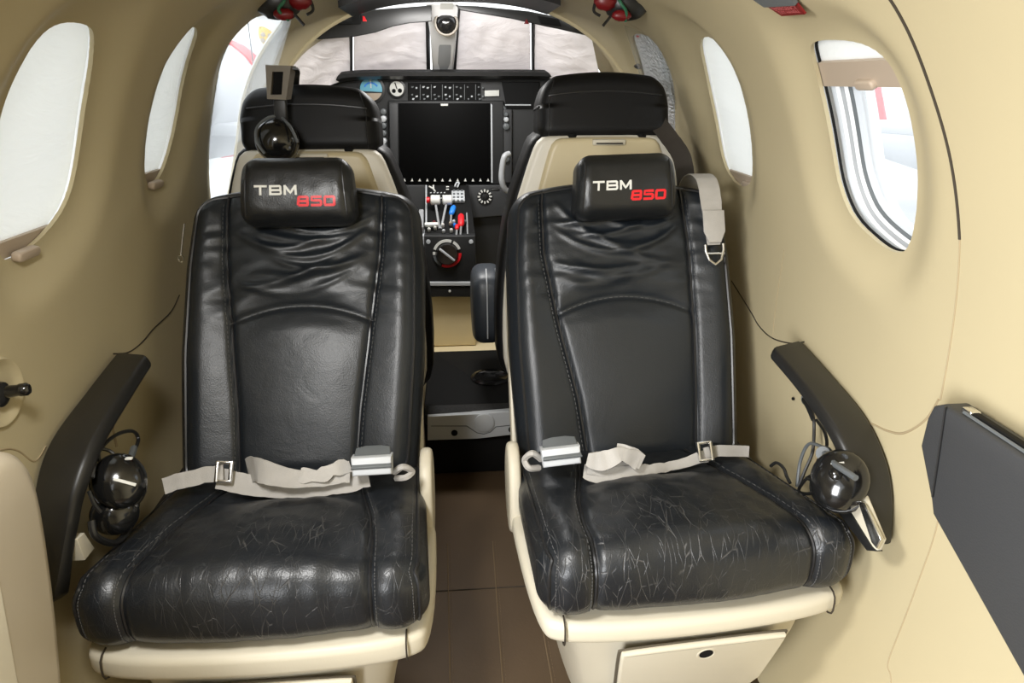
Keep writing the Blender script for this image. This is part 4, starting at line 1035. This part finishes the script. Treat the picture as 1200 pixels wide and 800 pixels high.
# overhead switch panel along the front edge of the ceiling
t = thing('overhead_panel', 'black overhead switch panel across the ceiling edge above the windscreen', 'panel', (0, 2.0, 1.2))
def ohp(m, Ya, Yb, x0, x1, o0, o1, n=24):
    def zc(x): return CZ+HZ*(1-(abs(x)/HX)**EX)**(1/EX)
    F = []
    for Y in (Ya, Yb):
        F.append([V((lerp(x0, x1, i/n), Y, zc(lerp(x0, x1, i/n))-o0)) for i in range(n+1)]+[V((lerp(x0, x1, i/n), Y, zc(lerp(x0, x1, i/n))-o1)) for i in range(n, -1, -1)])
    m.loft(F)
one('housing', 'black', t, lambda m: ohp(m, 1.80, 2.05, -.275, .25, .001, .016), angle=30)
for i in range(9):
    x = .03+.026*i; one('switch', 'dgrey' if i % 3 else 'offwhite', t, lambda m: ohp(m, 1.86, 1.90, x, x+.012, .010, .014, 1), angle=20)

# ------------------------------------------------------------------ instrument panel
t = thing('instrument_panel', 'black instrument panel with a large dark screen under the windscreen', 'instrument panel', (0, 2.5, .45))
pan = one('fascia', 'panel', t, lambda m: slabY(m, [(372, 110), (385, 96), (410, 89), (640, 88), (690, 93), (712, 110), (716, 330), (372, 330)], 2.50, .014, .004))
gp = spline([atY(x, y, 2.44) for x, y in ((366, 112), (376, 99), (392, 90), (416, 85.5), (470, 84.5), (560, 84.5), (640, 85), (690, 90), (712, 104))], 8)
one('glareshield', 'black', t, lambda m: m.loft([[p+V((0, -.02, .0)), p+V((0, -.012, .008)), p+V((0, .06, .008)), p+V((0, .06, -.02)), p+V((0, .02, -.022)), p+V((0, -.018, -.012))] for p in gp]), angle=45)
def gauge(name, px, py, r, Y, face, parent=t):
    c = atY(px, py, Y); n = V((0, -1, 0))
    b = one(name, 'black', parent, lambda m: m.lathe([(r*1.25, -.01), (r*1.25, .004), (r*1.05, .005), (r*1.02, 0)], c, n, 28)); face(b, c, r); return b
def att(b, c, r):
    one('dial', 'sky', b, lambda m: m.slab([(r*math.cos(a), r*math.sin(a)) for a in [PI*i/16-.25 for i in range(19)] if True], .002, .0004, c+V((0, .0005, 0)), (1, 0, 0), (0, 0, 1)))
    one('dial', 'tan', b, lambda m: m.slab([(r*math.cos(a), r*math.sin(a)) for a in [PI+.35+(PI-.7)*i/16 for i in range(17)]], .002, .0004, c+V((0, .0005, 0)), (1, 0, 0), (0, 0, 1)))
    one('marking', 'offwhite', b, lambda m: m.box(c+V((0, -.003, r*.45)), (.004, .002, r*.7), .0004))
    one('marking', 'blue', b, lambda m: m.tube([c+V((r*.62*math.cos(a), -.002, r*.55*math.sin(a))) for a in [.45+.23*i for i in range(11)]], .0025, 6))
def alt(b, c, r):
    one('dial', 'offwhite', b, lambda m: m.slab(circle(r, 24), .002, .0004, c+V((0, .0005, 0)), (1, 0, 0), (0, 0, 1)))
    one('subdial', 'matte', b, lambda m: m.slab(circle(r*.28, 16), .001, .0002, c+V((-r*.42, -.002, -r*.28)), (1, 0, 0), (0, 0, 1)))
    one('subdial', 'matte', b, lambda m: m.slab(circle(r*.30, 16), .001, .0002, c+V((r*.42, -.002, -r*.25)), (1, 0, 0), (0, 0, 1)))
    one('needle', 'matte', b, lambda m: m.box(c+V((-.002, -.003, r*.4)), (.003, .002, r*.9), .0004, (1, 0, .3), (0, 1, 0)))
gauge('attitude_indicator', 435, 104.5, .037, 2.495, att)
gauge('altimeter', 465, 104, .024, 2.495, alt)
cp = one('mode_controller', 'matte', t, lambda m: slabY(m, [(478, 97), (563, 97), (563, 119), (478, 119)], 2.488, .02, .003))
rr_ = random.Random(4)
for k in range(7):
    x = 480+13*k
    for dx, dy in ((2, 3), (2, 12), (7, 4), (7, 14), (3, 17)):
        if rr_.random() < .82: one('key', 'dgrey' if rr_.random() < .45 else 'grey', cp, lambda m: slabY(m, [(x+dx, 98+dy), (x+dx+rr_.choice((2, 3)), 98+dy), (x+dx+2, 100+dy), (x+dx, 100+dy)], 2.484, .004, .0005))
    if k: one('divider', 'dgrey', cp, lambda m: slabY(m, [(x-1, 99), (x-.2, 99), (x-.2, 117), (x-1, 117)], 2.486, .003, .0005))
one('placard', 'offwhite', t, lambda m: slabY(m, [(568, 106), (585, 105.5), (585, 112.5), (568, 113)], 2.49, .006, .001))
gb = one('glove_recess', 'matte', t, lambda m: slabY(m, [(588, 96), (632, 96), (632, 127), (594, 127)], 2.487, .014, .003))
one('lip', 'grey', gb, lambda m: m.tube([atY(592, 123, 2.484), atY(622, 123, 2.484)], .0025, 6))
one('lip', 'dgrey', gb, lambda m: m.tube([atY(586, 119, 2.484), atY(592, 128, 2.484)], .004, 6))
mf = one('display_unit', 'panel', t, lambda m: slabY(m, [(455, 118), (590, 118), (591, 216), (457, 216)], 2.475, .03, .004))
one('bezel_strip', 'panel2', mf, lambda m: slabY(m, [(456, 121), (466, 121), (467, 214), (458, 214)], 2.471, .01, .002))
one('screen', 'screen', mf, lambda m: slabY(m, [(467, 121), (576, 121), (576, 215), (468, 215)], 2.469, .008, .002))
one('bezel_edge', 'grey', mf, lambda m: slabY(m, [(575, 121), (577, 123), (577.5, 214), (575.5, 214)], 2.466, .006, .0008))
one('maker_mark', 'offwhite', mf, lambda m: slabY(m, [(516.5, 121.5), (525, 121.5), (525, 124), (516.5, 124)], 2.467, .002, .0003))
for i in range(12):
    x = 474+9*i*.99; one('softkey', 'offwhite', mf, lambda m: slabY(m, [(x-1.6, 212.5), (x+1.6, 212.5), (x, 209)], 2.466, .004, .0004))
for y in (131, 139, 147, 156, 165, 171):
    one('rotary_knob', 'grey' if y in (139, 165) else 'dgrey', t, lambda m: m.lathe([(.011, -.01), (.010, .008), (.007, .010), (.0005, .010)], atY(449.5, y, 2.47), (0, -1, 0), 14))
sd = one('side_module', 'panel2', t, lambda m: slabY(m, [(588, 128), (600, 128), (600, 214), (589, 214)], 2.48, .02, .003))
for y, r in ((134, .008), (140, .009), (148, .012), (186, .012)):
    one('rotary_knob', 'grey' if y == 140 else 'dgrey', sd, lambda m: m.lathe([(r, -.01), (r*.9, .010), (r*.5, .013), (.0005, .013)], atY(593, y, 2.475), (0, -1, 0), 14))
lp = one('lower_panel', 'panel2', t, lambda m: slabY(m, [(462, 217), (499, 217), (500, 285), (464, 285)], 2.46, .03, .004))
rp_ = one('lower_panel', 'panel2', t, lambda m: slabY(m, [(546, 217), (594, 217), (600, 252), (548, 256)], 2.46, .03, .004))
def rg(b, c, r):
    for k in range(12):
        a = k*PI/6; one('marking', 'offwhite', b, lambda m: m.box(c+V((r*.95*math.cos(a), -.006, r*.95*math.sin(a))), (r*.42, .004, .0055), .0008, (math.cos(a), 0, math.sin(a)), (0, 1, 0)))
    one('knob', 'black', b, lambda m: m.lathe([(r*.5, 0), (r*.45, .012), (.0005, .013)], c, (0, -1, 0), 16))
gauge('selector', 568, 230, .022, 2.457, rg)
# control wheel of the front right seat
t = thing('control_wheel', 'grey tubular control wheel grip left of the front right seat', 'control wheel', atY(592, 215, 2.3))
one('grip', 'plate', t, lambda m: m.tube(spline([atY(597, 180, 2.25), atY(591, 184, 2.24), atY(588, 200, 2.24), atY(588, 212, 2.24), atY(592, 222, 2.25), atY(602, 227, 2.27)], 8), .0095, 10))
one('column', 'black', t, lambda m: m.tube([atY(602, 227, 2.28), atY(620, 228, 2.45)], .016, 12))
one('trigger', 'black', t, lambda m: m.box(atY(580, 222, 2.25), (.03, .02, .008), .003))

# ------------------------------------------------------------------ centre pedestal
t = thing('centre_pedestal', 'black centre pedestal with power levers and a round selector knob', 'pedestal', (-.04, 2.25, .17))
one('carpeted_base', 'carpet', t, lambda m: m.slab([(-.121, .172), (.041, .172), (.041, .362), (-.121, .362)], .22, .006, (0, 2.42, 0), (1, 0, 0), (0, 0, 1)))
dw = one('drawer', 'panel', t, lambda m: slabY(m, [(497, 336), (559, 336), (559, 348), (498, 348)], 2.17, .20, .003))
one('knob', 'offwhite', dw, lambda m: m.lathe([(.004, -.001), (.004, .004), (.0005, .005)], atY(527, 341, 2.169), (0, -1, 0), 10))
one('edge_strip', 'grey', t, lambda m: slabY(m, [(497, 330.5), (559, 330.5), (559, 335), (497, 335)], 2.165, .02, .0015))
fb = one('selector_box', 'panel', t, lambda m: slabY(m, [(497, 276), (557, 276), (559, 330), (497, 330)], 2.17, .20, .006))
one('side_panel', 'grey', t, lambda m: slabY(m, [(490, 276), (497, 276), (497, 330), (494, 330)], 2.18, .10, .003))
for x in (502, 552): one('screw', 'grey', fb, lambda m: m.lathe([(.007, -.001), (.007, .002), (.0005, .003)], atY(x, 283, 2.17), (0, -1, 0), 12))
dc = atY(524, 297, 2.168); R_ = .046
def arc_plate(m, r0, r1, a0, a1, y):
    n = 16; m.loft([[dc+V((r*math.cos(a), yy, r*math.sin(a))) for r, yy in ((r0, y), (r1, y), (r1, y+.004), (r0, y+.004))] for a in [lerp(a0, a1, i/n) for i in range(n+1)]])
D_ = math.radians
for nm, m_, a0, a1 in (('white_band', 'offwhite', D_(70), D_(160)), ('white_band', 'offwhite', D_(20), D_(60)), ('white_band', 'offwhite', D_(172), D_(184)), ('red_band', 'red', D_(245), D_(360)), ('dark_band', 'dgrey', D_(188), D_(240))):
    one(nm, m_, fb, lambda m: arc_plate(m, R_*.82, R_, a0, a1, -.003), angle=30)
kb = one('selector_knob', 'gloss', fb, lambda m: m.lathe([(R_*.78, -.002), (R_*.74, .012), (R_*.70, .015), (.0005, .015)], dc, (0, -1, 0), 32))
one('pointer', 'grey', kb, lambda m: m.box(dc+V((0, -.018, 0)), (R_*1.35, .008, .007), .002, V((1, 0, -.85)), (0, 1, 0)))
# sloping quadrant
qa, qb = atY(523, 217, 2.42), atY(525, 275, 2.20); qy = (qa-qb).normalized(); qn = V((1, 0, 0)).cross(qy)
def Q(x, y, l=0.):
    """point on the sloping quadrant seen at (x, y), raised by l"""
    d = ray(x, y); p = CAM+d*((qb-CAM).dot(qn)/d.dot(qn)); return p+qn*l
qd = one('quadrant', 'matte', t, lambda m: m.loft([[p-qn*.05, p] for p in []] or [[Q(499, 217), Q(549, 217), Q(557, 277), Q(498, 277)], [q-qn*.04 for q in (Q(499, 217), Q(549, 217), Q(557, 277), Q(498, 277))]]), angle=20)
one('edge_strip', 'grey', qd, lambda m: m.tube([Q(499.5, 218, .002), Q(499.5, 262, .002)], .003, 6))
one('edge_strip', 'plate', qd, lambda m: m.tube([Q(547, 250, .002), Q(548, 276, .002)], .0025, 6))
one('lever_guard', 'plate', t, lambda m: m.box(Q(494, 262, .01), (.016, .09, .03), .004, (1, 0, 0), qy))
for r in range(4):
    for c in range(6 if r else 5):
        one('mark', 'grey', qd, lambda m: m.box(Q(505+4*c+(r % 2)*2, 226+3.2*r, .001), (.006, .004, .002), .0005, V((1, 0, .3)), qy))
one('mark', 'offwhite', qd, lambda m: m.tube([Q(503, 219, .003), Q(508, 222, .003), Q(510, 225, .003)], .003, 6)); one('mark', 'offwhite', qd, lambda m: m.tube([Q(508, 218, .003), Q(508, 222, .003)], .003, 6))
for y in (219, 222): one('mark', 'offwhite', qd, lambda m: m.box(Q(524.5, y, .001), (.010, .005, .002), .0005, (1, 0, 0), qy))
kp = one('keypad', 'grey', qd, lambda m: m.box(Q(537, 232, .006), (.045, .055, .012), .003, (1, 0, 0), qy))
for r in range(4):
    for c in range(3): one('key', 'dgrey', kp, lambda m: m.box(Q(532.2+4.6*c, 226.5+3.9*r, .0125), (.008, .008, .003), .001, (1, 0, 0), qy))
one('keypad_hook', 'grey', kp, lambda m: m.tube(spline([Q(533, 221, .008), Q(535, 217.5, .012), Q(538, 217.5, .012), Q(536, 221.5, .008)], 6), .003, 6))
def lever(name, m_, x0, x1, y, r, base, parent=t):
    o = one(name, m_, parent, lambda m: m.lathe([(r*.7, 0), (r, .003), (r, .030), (r*.7, .033)], Q(x0, y, .035), V((1, 0, 0)), 16))
    one('stalk', 'plate', o, lambda m: m.tube([Q((x0+x1)/2, y, .03), Q(*base, 0)], .004, 8)); return o
p1 = lever('power_lever', 'offwhite', 505, 516, 244, .0165, (515, 268)); lever('power_lever', 'offwhite', 519, 529, 244, .0165, (517, 268))
one('end_cap', 'red', p1, lambda m: m.lathe([(.010, 0), (.010, .010), (.004, .012)], Q(502.5, 244, .035)-V((.006, 0, 0)), V((1, 0, 0)), 12))
def knob(name, m_, a, b, r, lift=.02):
    A, B = Q(*a, lift), Q(*b, lift); d = B-A
    o = one(name, m_, t, lambda m: m.loft([[A+d*h+(V((1, 0, 0))*math.cos(k*PI/8)+qn*math.sin(k*PI/8))*(r*w) for k in range(16)] for h, w in ((0, .3), (.06, .7), (.2, 1), (.8, 1), (.94, .75), (1, .3))]))
    one('stalk', 'plate', o, lambda m: m.tube([A, Q(a[0]-1, a[1]+6, 0)], .0035, 6)); return o
knob('propeller_lever', 'blue', (529, 257), (532, 247), .0095)
knob('condition_lever', 'red', (540.5, 272), (540.5, 258), .0105, .025)
knob('guarded_switch', 'red', (535.5, 274.5), (536, 269), .007, .02)
for x, y, m_ in ((503, 271, 'offwhite'), (510, 269, 'offwhite'), (519, 266, 'offwhite'), (520, 273, 'grey'), (528, 264, 'tan'), (529, 272, 'offwhite'), (532, 262, 'grey'), (509, 263, 'dred'), (545, 262, 'dgrey'), (533, 266, 'blue')):
    one('toggle', m_, t, lambda m: m.lathe([(.005, 0), (.0055, .012), (.003, .016), (.0005, .017)], Q(x, y, .002), qn+V((0, -.3, 0)), 10))
one('flap_handle', 'offwhite', t, lambda m: m.box(Q(506, 268, .018), (.045, .014, .012), .004, (1, 0, 0), qy))

# black bin with carpeted lip and grey latch plate between the seats
t = thing('storage_bin', 'black bin with carpeted lip and grey latch plate between the two seats', 'bin', (.02, 1.85, 0))
one('body', 'matte', t, lambda m: m.box((.02, 1.875, .10), (.275, .44, .199), .012))
one('tray', 'gloss', t, lambda m: m.lathe([(.055, 0), (.060, .004), (.050, .006), (.045, .002), (.0005, .001)], V((.075, 1.86, .1995)), (0, 0, 1), 32))
one('carpet_lip', 'dcarpet', t, lambda m: m.box((.02, 1.660, .185), (.27, .06, .034), .008))
pl = one('latch_plate', 'grey', t, lambda m: slabY(m, [(501, 488), (560, 485), (608, 481), (612, 508), (560, 514), (501, 516)], 1.622, .02, .002))
one('groove', 'dgrey', pl, lambda m: m.tube([atY(x, y, 1.6215) for x, y in ((505, 499), (547, 499), (553, 503), (559, 507), (567, 508.5), (575, 506), (581, 500), (608, 497))], .0012, 6))
one('cap', 'grey', pl, lambda m: m.lathe([(.027, -.002), (.027, .003), (.024, .005), (.0005, .0055)], atY(567.5, 495, 1.62), (0, -1, 0), 32))
for x, y in ((532.5, 507), (599.5, 503)): one('bolt', 'matte', pl, lambda m: m.lathe([(.0085, -.001), (.0085, .002), (.006, .003), (.0005, .001)], atY(x, y, 1.6205), (0, -1, 0), 16))

# ------------------------------------------------------------------ the two front seats, seen from behind
def front_seat(side, label, cx, dz):
    t = thing('pilot_seat', label, 'seat', (cx, 1.75, 0), 'forward facing cockpit seats')
    s = -side                                             # direction of the aisle
    half = [(.120, .912), (.150, .905), (.166, .875), (.208, .74), (.228, .60), (.236, .46), (.232, .34), (.20, .30)]
    def outl(k, dd=0):
        dz0 = dd+dz
        return [(cx+x*k, z+dz0) for x, z in half]+[(cx-x*k, z+dz0) for x, z in reversed(half)]
    def mslab(m, o, Y, tt, b, sm=1): m.slab([(p.x, p.y) for p in chaikin([V(q) for q in o], sm)], tt, b, (0, Y+tt, 0), (1, 0, 0), (0, 0, 1), 4)
    sh = one('back_shell', 'shell', t, lambda m: mslab(m, outl(.80, -.004), 1.572, .04, .012))
    one('shell_rim', 'rim', t, lambda m: mslab(m, outl(1.0), 1.584, .04, .014))
    one('backrest', 'pleather', t, lambda m: mslab(m, outl(1.07, .004), 1.610, .12, .02), angle=180)
    hx, hy, hz, r = .152, .074, .062, .030
    mb = soft_box(hx, hy, hz, r, 36, 24, 16)
    hc = V((cx, 1.665, .968+dz)); yb = V((0, .12, .99)).normalized(); zb = V((0, -.99, .12)).normalized()
    def hf(x, y, z):
        k = 1-.14*max(0, y/hy)**2-.02*min(0, y/hy)*0; return hc+V((x*k+.002*noise.noise(V((x*30, y*30, 1))), 0, 0))+yb*(y-.012*(x/hx)**2*(y > 0))+zb*(z*(1-.12*(y/hy))+.004*(1-(x/hx)**2))
    mb.v = [hf(*p) for p in mb.v]; h = obj('headrest', mb, M['pleather'], t, angle=180, weld=1e-5)
    one('seam_piping', 'piping', h, lambda m: m.tube([hf(s*hx*.84, y, fz(s*hx*.84, y, hx, hy, hz, r))+zb*.0006 for y in [lerp(-hy+.008, hy-.012, i/20) for i in range(21)]], .0013, 6))
    one('seam_piping', 'piping', h, lambda m: m.tube([hf(x, .030, fz(x, .030, hx, hy, hz, r))+zb*.001 for x in [lerp(-hx+.02, hx-.02, i/30) for i in range(31)]], .002, 6))
    br = one('headrest_bracket', 'cream', t, lambda m: m.box((cx+.005, 1.580, .898+dz), (.075, .03, .013), .003))
    one('latch', 'black', br, lambda m: m.box((cx+.005, 1.564, .896+dz), (.060, .006, .003), .001))
    for dx in (-.075, .085): one('headrest_post', 'matte', t, lambda m: m.lathe([(.016, 0), (.016, .02), (.010, .03)], V((cx+dx, 1.60, .885+dz)), (0, 0, 1), 14))
    if side > 0:
        a = one('side_bolster', 'bluelit', t, lambda m: m.slab([(p.x, p.y) for p in chaikin([V(q) for q in ((1.70, .34), (1.70, .53), (1.74, .56), (1.86, .56), (2.0, .46), (2.0, .34))], 2)], .085, .03, (cx+s*.262-.045, 0, 0), (0, 1, 0), (0, 0, 1), 5), angle=180)
        for dx in (.268, .243):
            one('piping', 'grey', a, lambda m: m.tube(spline([V((cx+s*dx, 1.701, .385)), V((cx+s*dx, 1.698, .47)), V((cx+s*dx, 1.706, .535)), V((cx+s*dx, 1.75, .563))], 8), .0018, 6))
    one('cushion', 'leather', t, lambda m: m.box((cx+.03*side, 1.92, .40), (.34, .38, .10), .04, steps=5), angle=180)
    one('seat_base', 'shell', t, lambda m: m.box((cx+.03*side, 1.92, .265), (.30, .34, .19), .02))
front_seat(1, 'black and tan cockpit seat behind the right cabin seat', .328, 0)
front_seat(-1, 'black and tan cockpit seat behind the left cabin seat, headset on its headrest', -.333, -.026)

# ------------------------------------------------------------------ outside
mb = MB(); mb.box((0, 20, -1.42), (160, 160, .2), .01); struct('ground', mb, M['apron'])
def aeroplane(label, loc, rz, stripe):
    t = thing('aeroplane', label, 'aeroplane', loc, 'aeroplanes parked outside')
    R = Matrix.Rotation(rz, 4, 'Z'); L0 = V(loc)
    def put(mb): mb.v = [L0+(R @ p) for p in mb.v]; return mb
    mb = MB(); mb.lathe([(.05, -3.4), (.45, -3.2), (.62, -2.4), (.70, -1.0), (.70, .6), (.50, 2.2), (.25, 3.6), (.12, 4.2)], (0, 0, 1.2), (1, 0, 0), 24); obj('fuselage', put(mb), M['aero'], t)
    mb = MB(); mb.slab([(3.1, 1.45), (3.45, 2.25), (3.95, 2.3), (4.0, 1.35)], .10, .04, (0, .05, 0), (1, 0, 0), (0, 0, 1)); obj('tail_fin', put(mb), M['red'], t)
    mb = MB(); mb.box((-.6, 0, 1.75 if stripe else .9), (1.4, 9., .14), .05); obj('wing', put(mb), M['aero'], t)
    for s in (-1, 1):
        mb = MB(); mb.tube([V((-.4, s*.6, .75)), V((-.5, s*2.4, 1.72 if stripe else .95))], .06, 8); obj('wing_strut', put(mb), M['strut'], t)
        mb = MB(); mb.tube([V((-.2, s*.4, .8)), V((-.2, s*1.1, .25))], .05, 8); lg = obj('landing_gear', put(mb), M['strut'], t)
        mb = MB(); mb.lathe([(.08, -.07), (.22, -.07), (.26, 0), (.22, .07), (.08, .07)], (-.2, s*1.1, .26), (0, 1, 0), 20); obj('wheel', put(mb), M['dgrey'], lg)
    mb = MB(); mb.tube([V((-2.6, 0, .8)), V((-2.7, 0, .25))], .05, 8); lg = obj('landing_gear', put(mb), M['strut'], t)
    mb = MB(); mb.lathe([(.08, -.06), (.18, -.06), (.22, 0), (.18, .06), (.08, .06)], (-2.7, 0, .22), (0, 1, 0), 20); obj('wheel', put(mb), M['dgrey'], lg)
    mb = MB(); mb.lathe([(.72, -.22), (.72, .05)], (0, 0, 1.2), (1, 0, 0), 24); obj('stripe', put(mb), M['red'], t)
    mb = MB(); mb.slab([(-.09, -1), (.09, -1), (.05, 0), (.09, 1), (-.09, 1), (-.05, 0)], .03, .01, (-3.42, 0, 1.2), (0, 1, 0), (0, .5, 1)); obj('propeller', put(mb), M['dgrey'], t)

aeroplane('white aeroplane with red tail seen through the rear right window', (9.75, 10.85, -1.32), math.radians(109), True)
aeroplane('white aeroplane with a red band seen through the left cockpit window', (-2.95, 9.6, -.40), math.radians(75), False)
t = thing('sign_board', 'white upright board with a gold crest outside the left cockpit window', 'sign', (-.95, 3.6, -1.32))
bp = [atY(299, 0, 3.6), atY(350, 0, 3.6)]
one('board', 'white', t, lambda m: m.slab([(bp[0].x-.02, -1.32), (bp[1].x, -1.32), (bp[1].x, 1.75), (bp[0].x, 1.75)], .06, .01, (0, 3.66, 0), (1, 0, 0), (0, 0, 1)))
cc = atY(312.5, 44, 3.59)
cr = one('crest', 'gold', t, lambda m: m.slab([(p.x, p.y) for p in chaikin([V(q) for q in ((-.032, .05), (.0, .045), (.035, .02), (.038, -.03), (.025, -.05), (-.01, -.035), (-.036, -.005))], 2)], .012, .004, cc, V((1, 0, 0)), (0, 0, 1)))
for dx, dz in ((-.012, .012), (.012, -.012), (.018, .008), (-.016, -.012)): one('crest_relief', 'tan', cr, lambda m: m.lathe([(.011, 0), (.009, .004), (.0005, .005)], cc+V((dx, -.011, dz)), (0, -1, 0), 10))
one('edge_line', 'dgrey', t, lambda m: m.box(cc+V((-.075, -.008, -.4)), (.006, .004, 1.6), .001))

for k, (pa, pb) in enumerate((((-.058, 1.35), (-.048, .80)), ((.050, 1.35), (.044, .80)), ((.132, 1.35), (.137, .80)))):
    mb = MB(); mb.tube([V((pa[0], pa[1], .0005)), V((pb[0], pb[1], .0005))], .0016, 6)
    stitches(mb, [V((pa[0]+.006, pa[1], .0003)), V((pb[0]+.006, pb[1], .0003))], V((0, 0, 0)), w=.0005)
    struct('trim_%d' % (14+k), mb, M['fseam'])
mb = MB(); mb.tube([V((-.2, 1.19, .0004)), V((.2, 1.19, .0004))], .0015, 6); struct('trim_17', mb, M['seam'])
# ------------------------------------------------------------------ light
w = bpy.data.worlds.new('sky'); SC.world = w; w.use_nodes = True
bg = w.node_tree.nodes['Background']; bg.inputs[0].default_value = (.95, .98, 1, 1); bg.inputs[1].default_value = 1.75
def area(name, loc, tgt, sx, sy, e, col=(1, 1, 1), spread=180):
    l = bpy.data.lights.new(name, 'AREA'); l.shape = 'RECTANGLE'; l.size = sx; l.size_y = sy; l.energy = e; l.color = col
    o = bpy.data.objects.new(name, l); COL.objects.link(o); o.location = loc; o.rotation_euler = (V(tgt)-V(loc)).to_track_quat('-Z', 'Y').to_euler(); l.spread = math.radians(spread); return o
area('door_daylight', (-1.0, -.55, .70), (.50, .85, .32), .8, .9, 21, (.97, .98, 1), 115)
area('cabin_lamp', (-.30, .42, 1.13), (.50, .72, .30), .16, .16, 8, (1, .99, .97))
area('cockpit_fill', (-.05, 1.92, 1.175), (-.03, 2.22, .20), .2, .2, 4.5, (1, .98, .95))  # added fill that brightens pedestal and footwell, no fixture there
vs = SC.view_settings; vs.view_transform = 'Standard'; vs.look = 'None'; vs.gamma = 1; vs.use_curve_mapping = False; vs.exposure = .38
SC.cycles.max_bounces = 8; SC.cycles.use_denoising = True
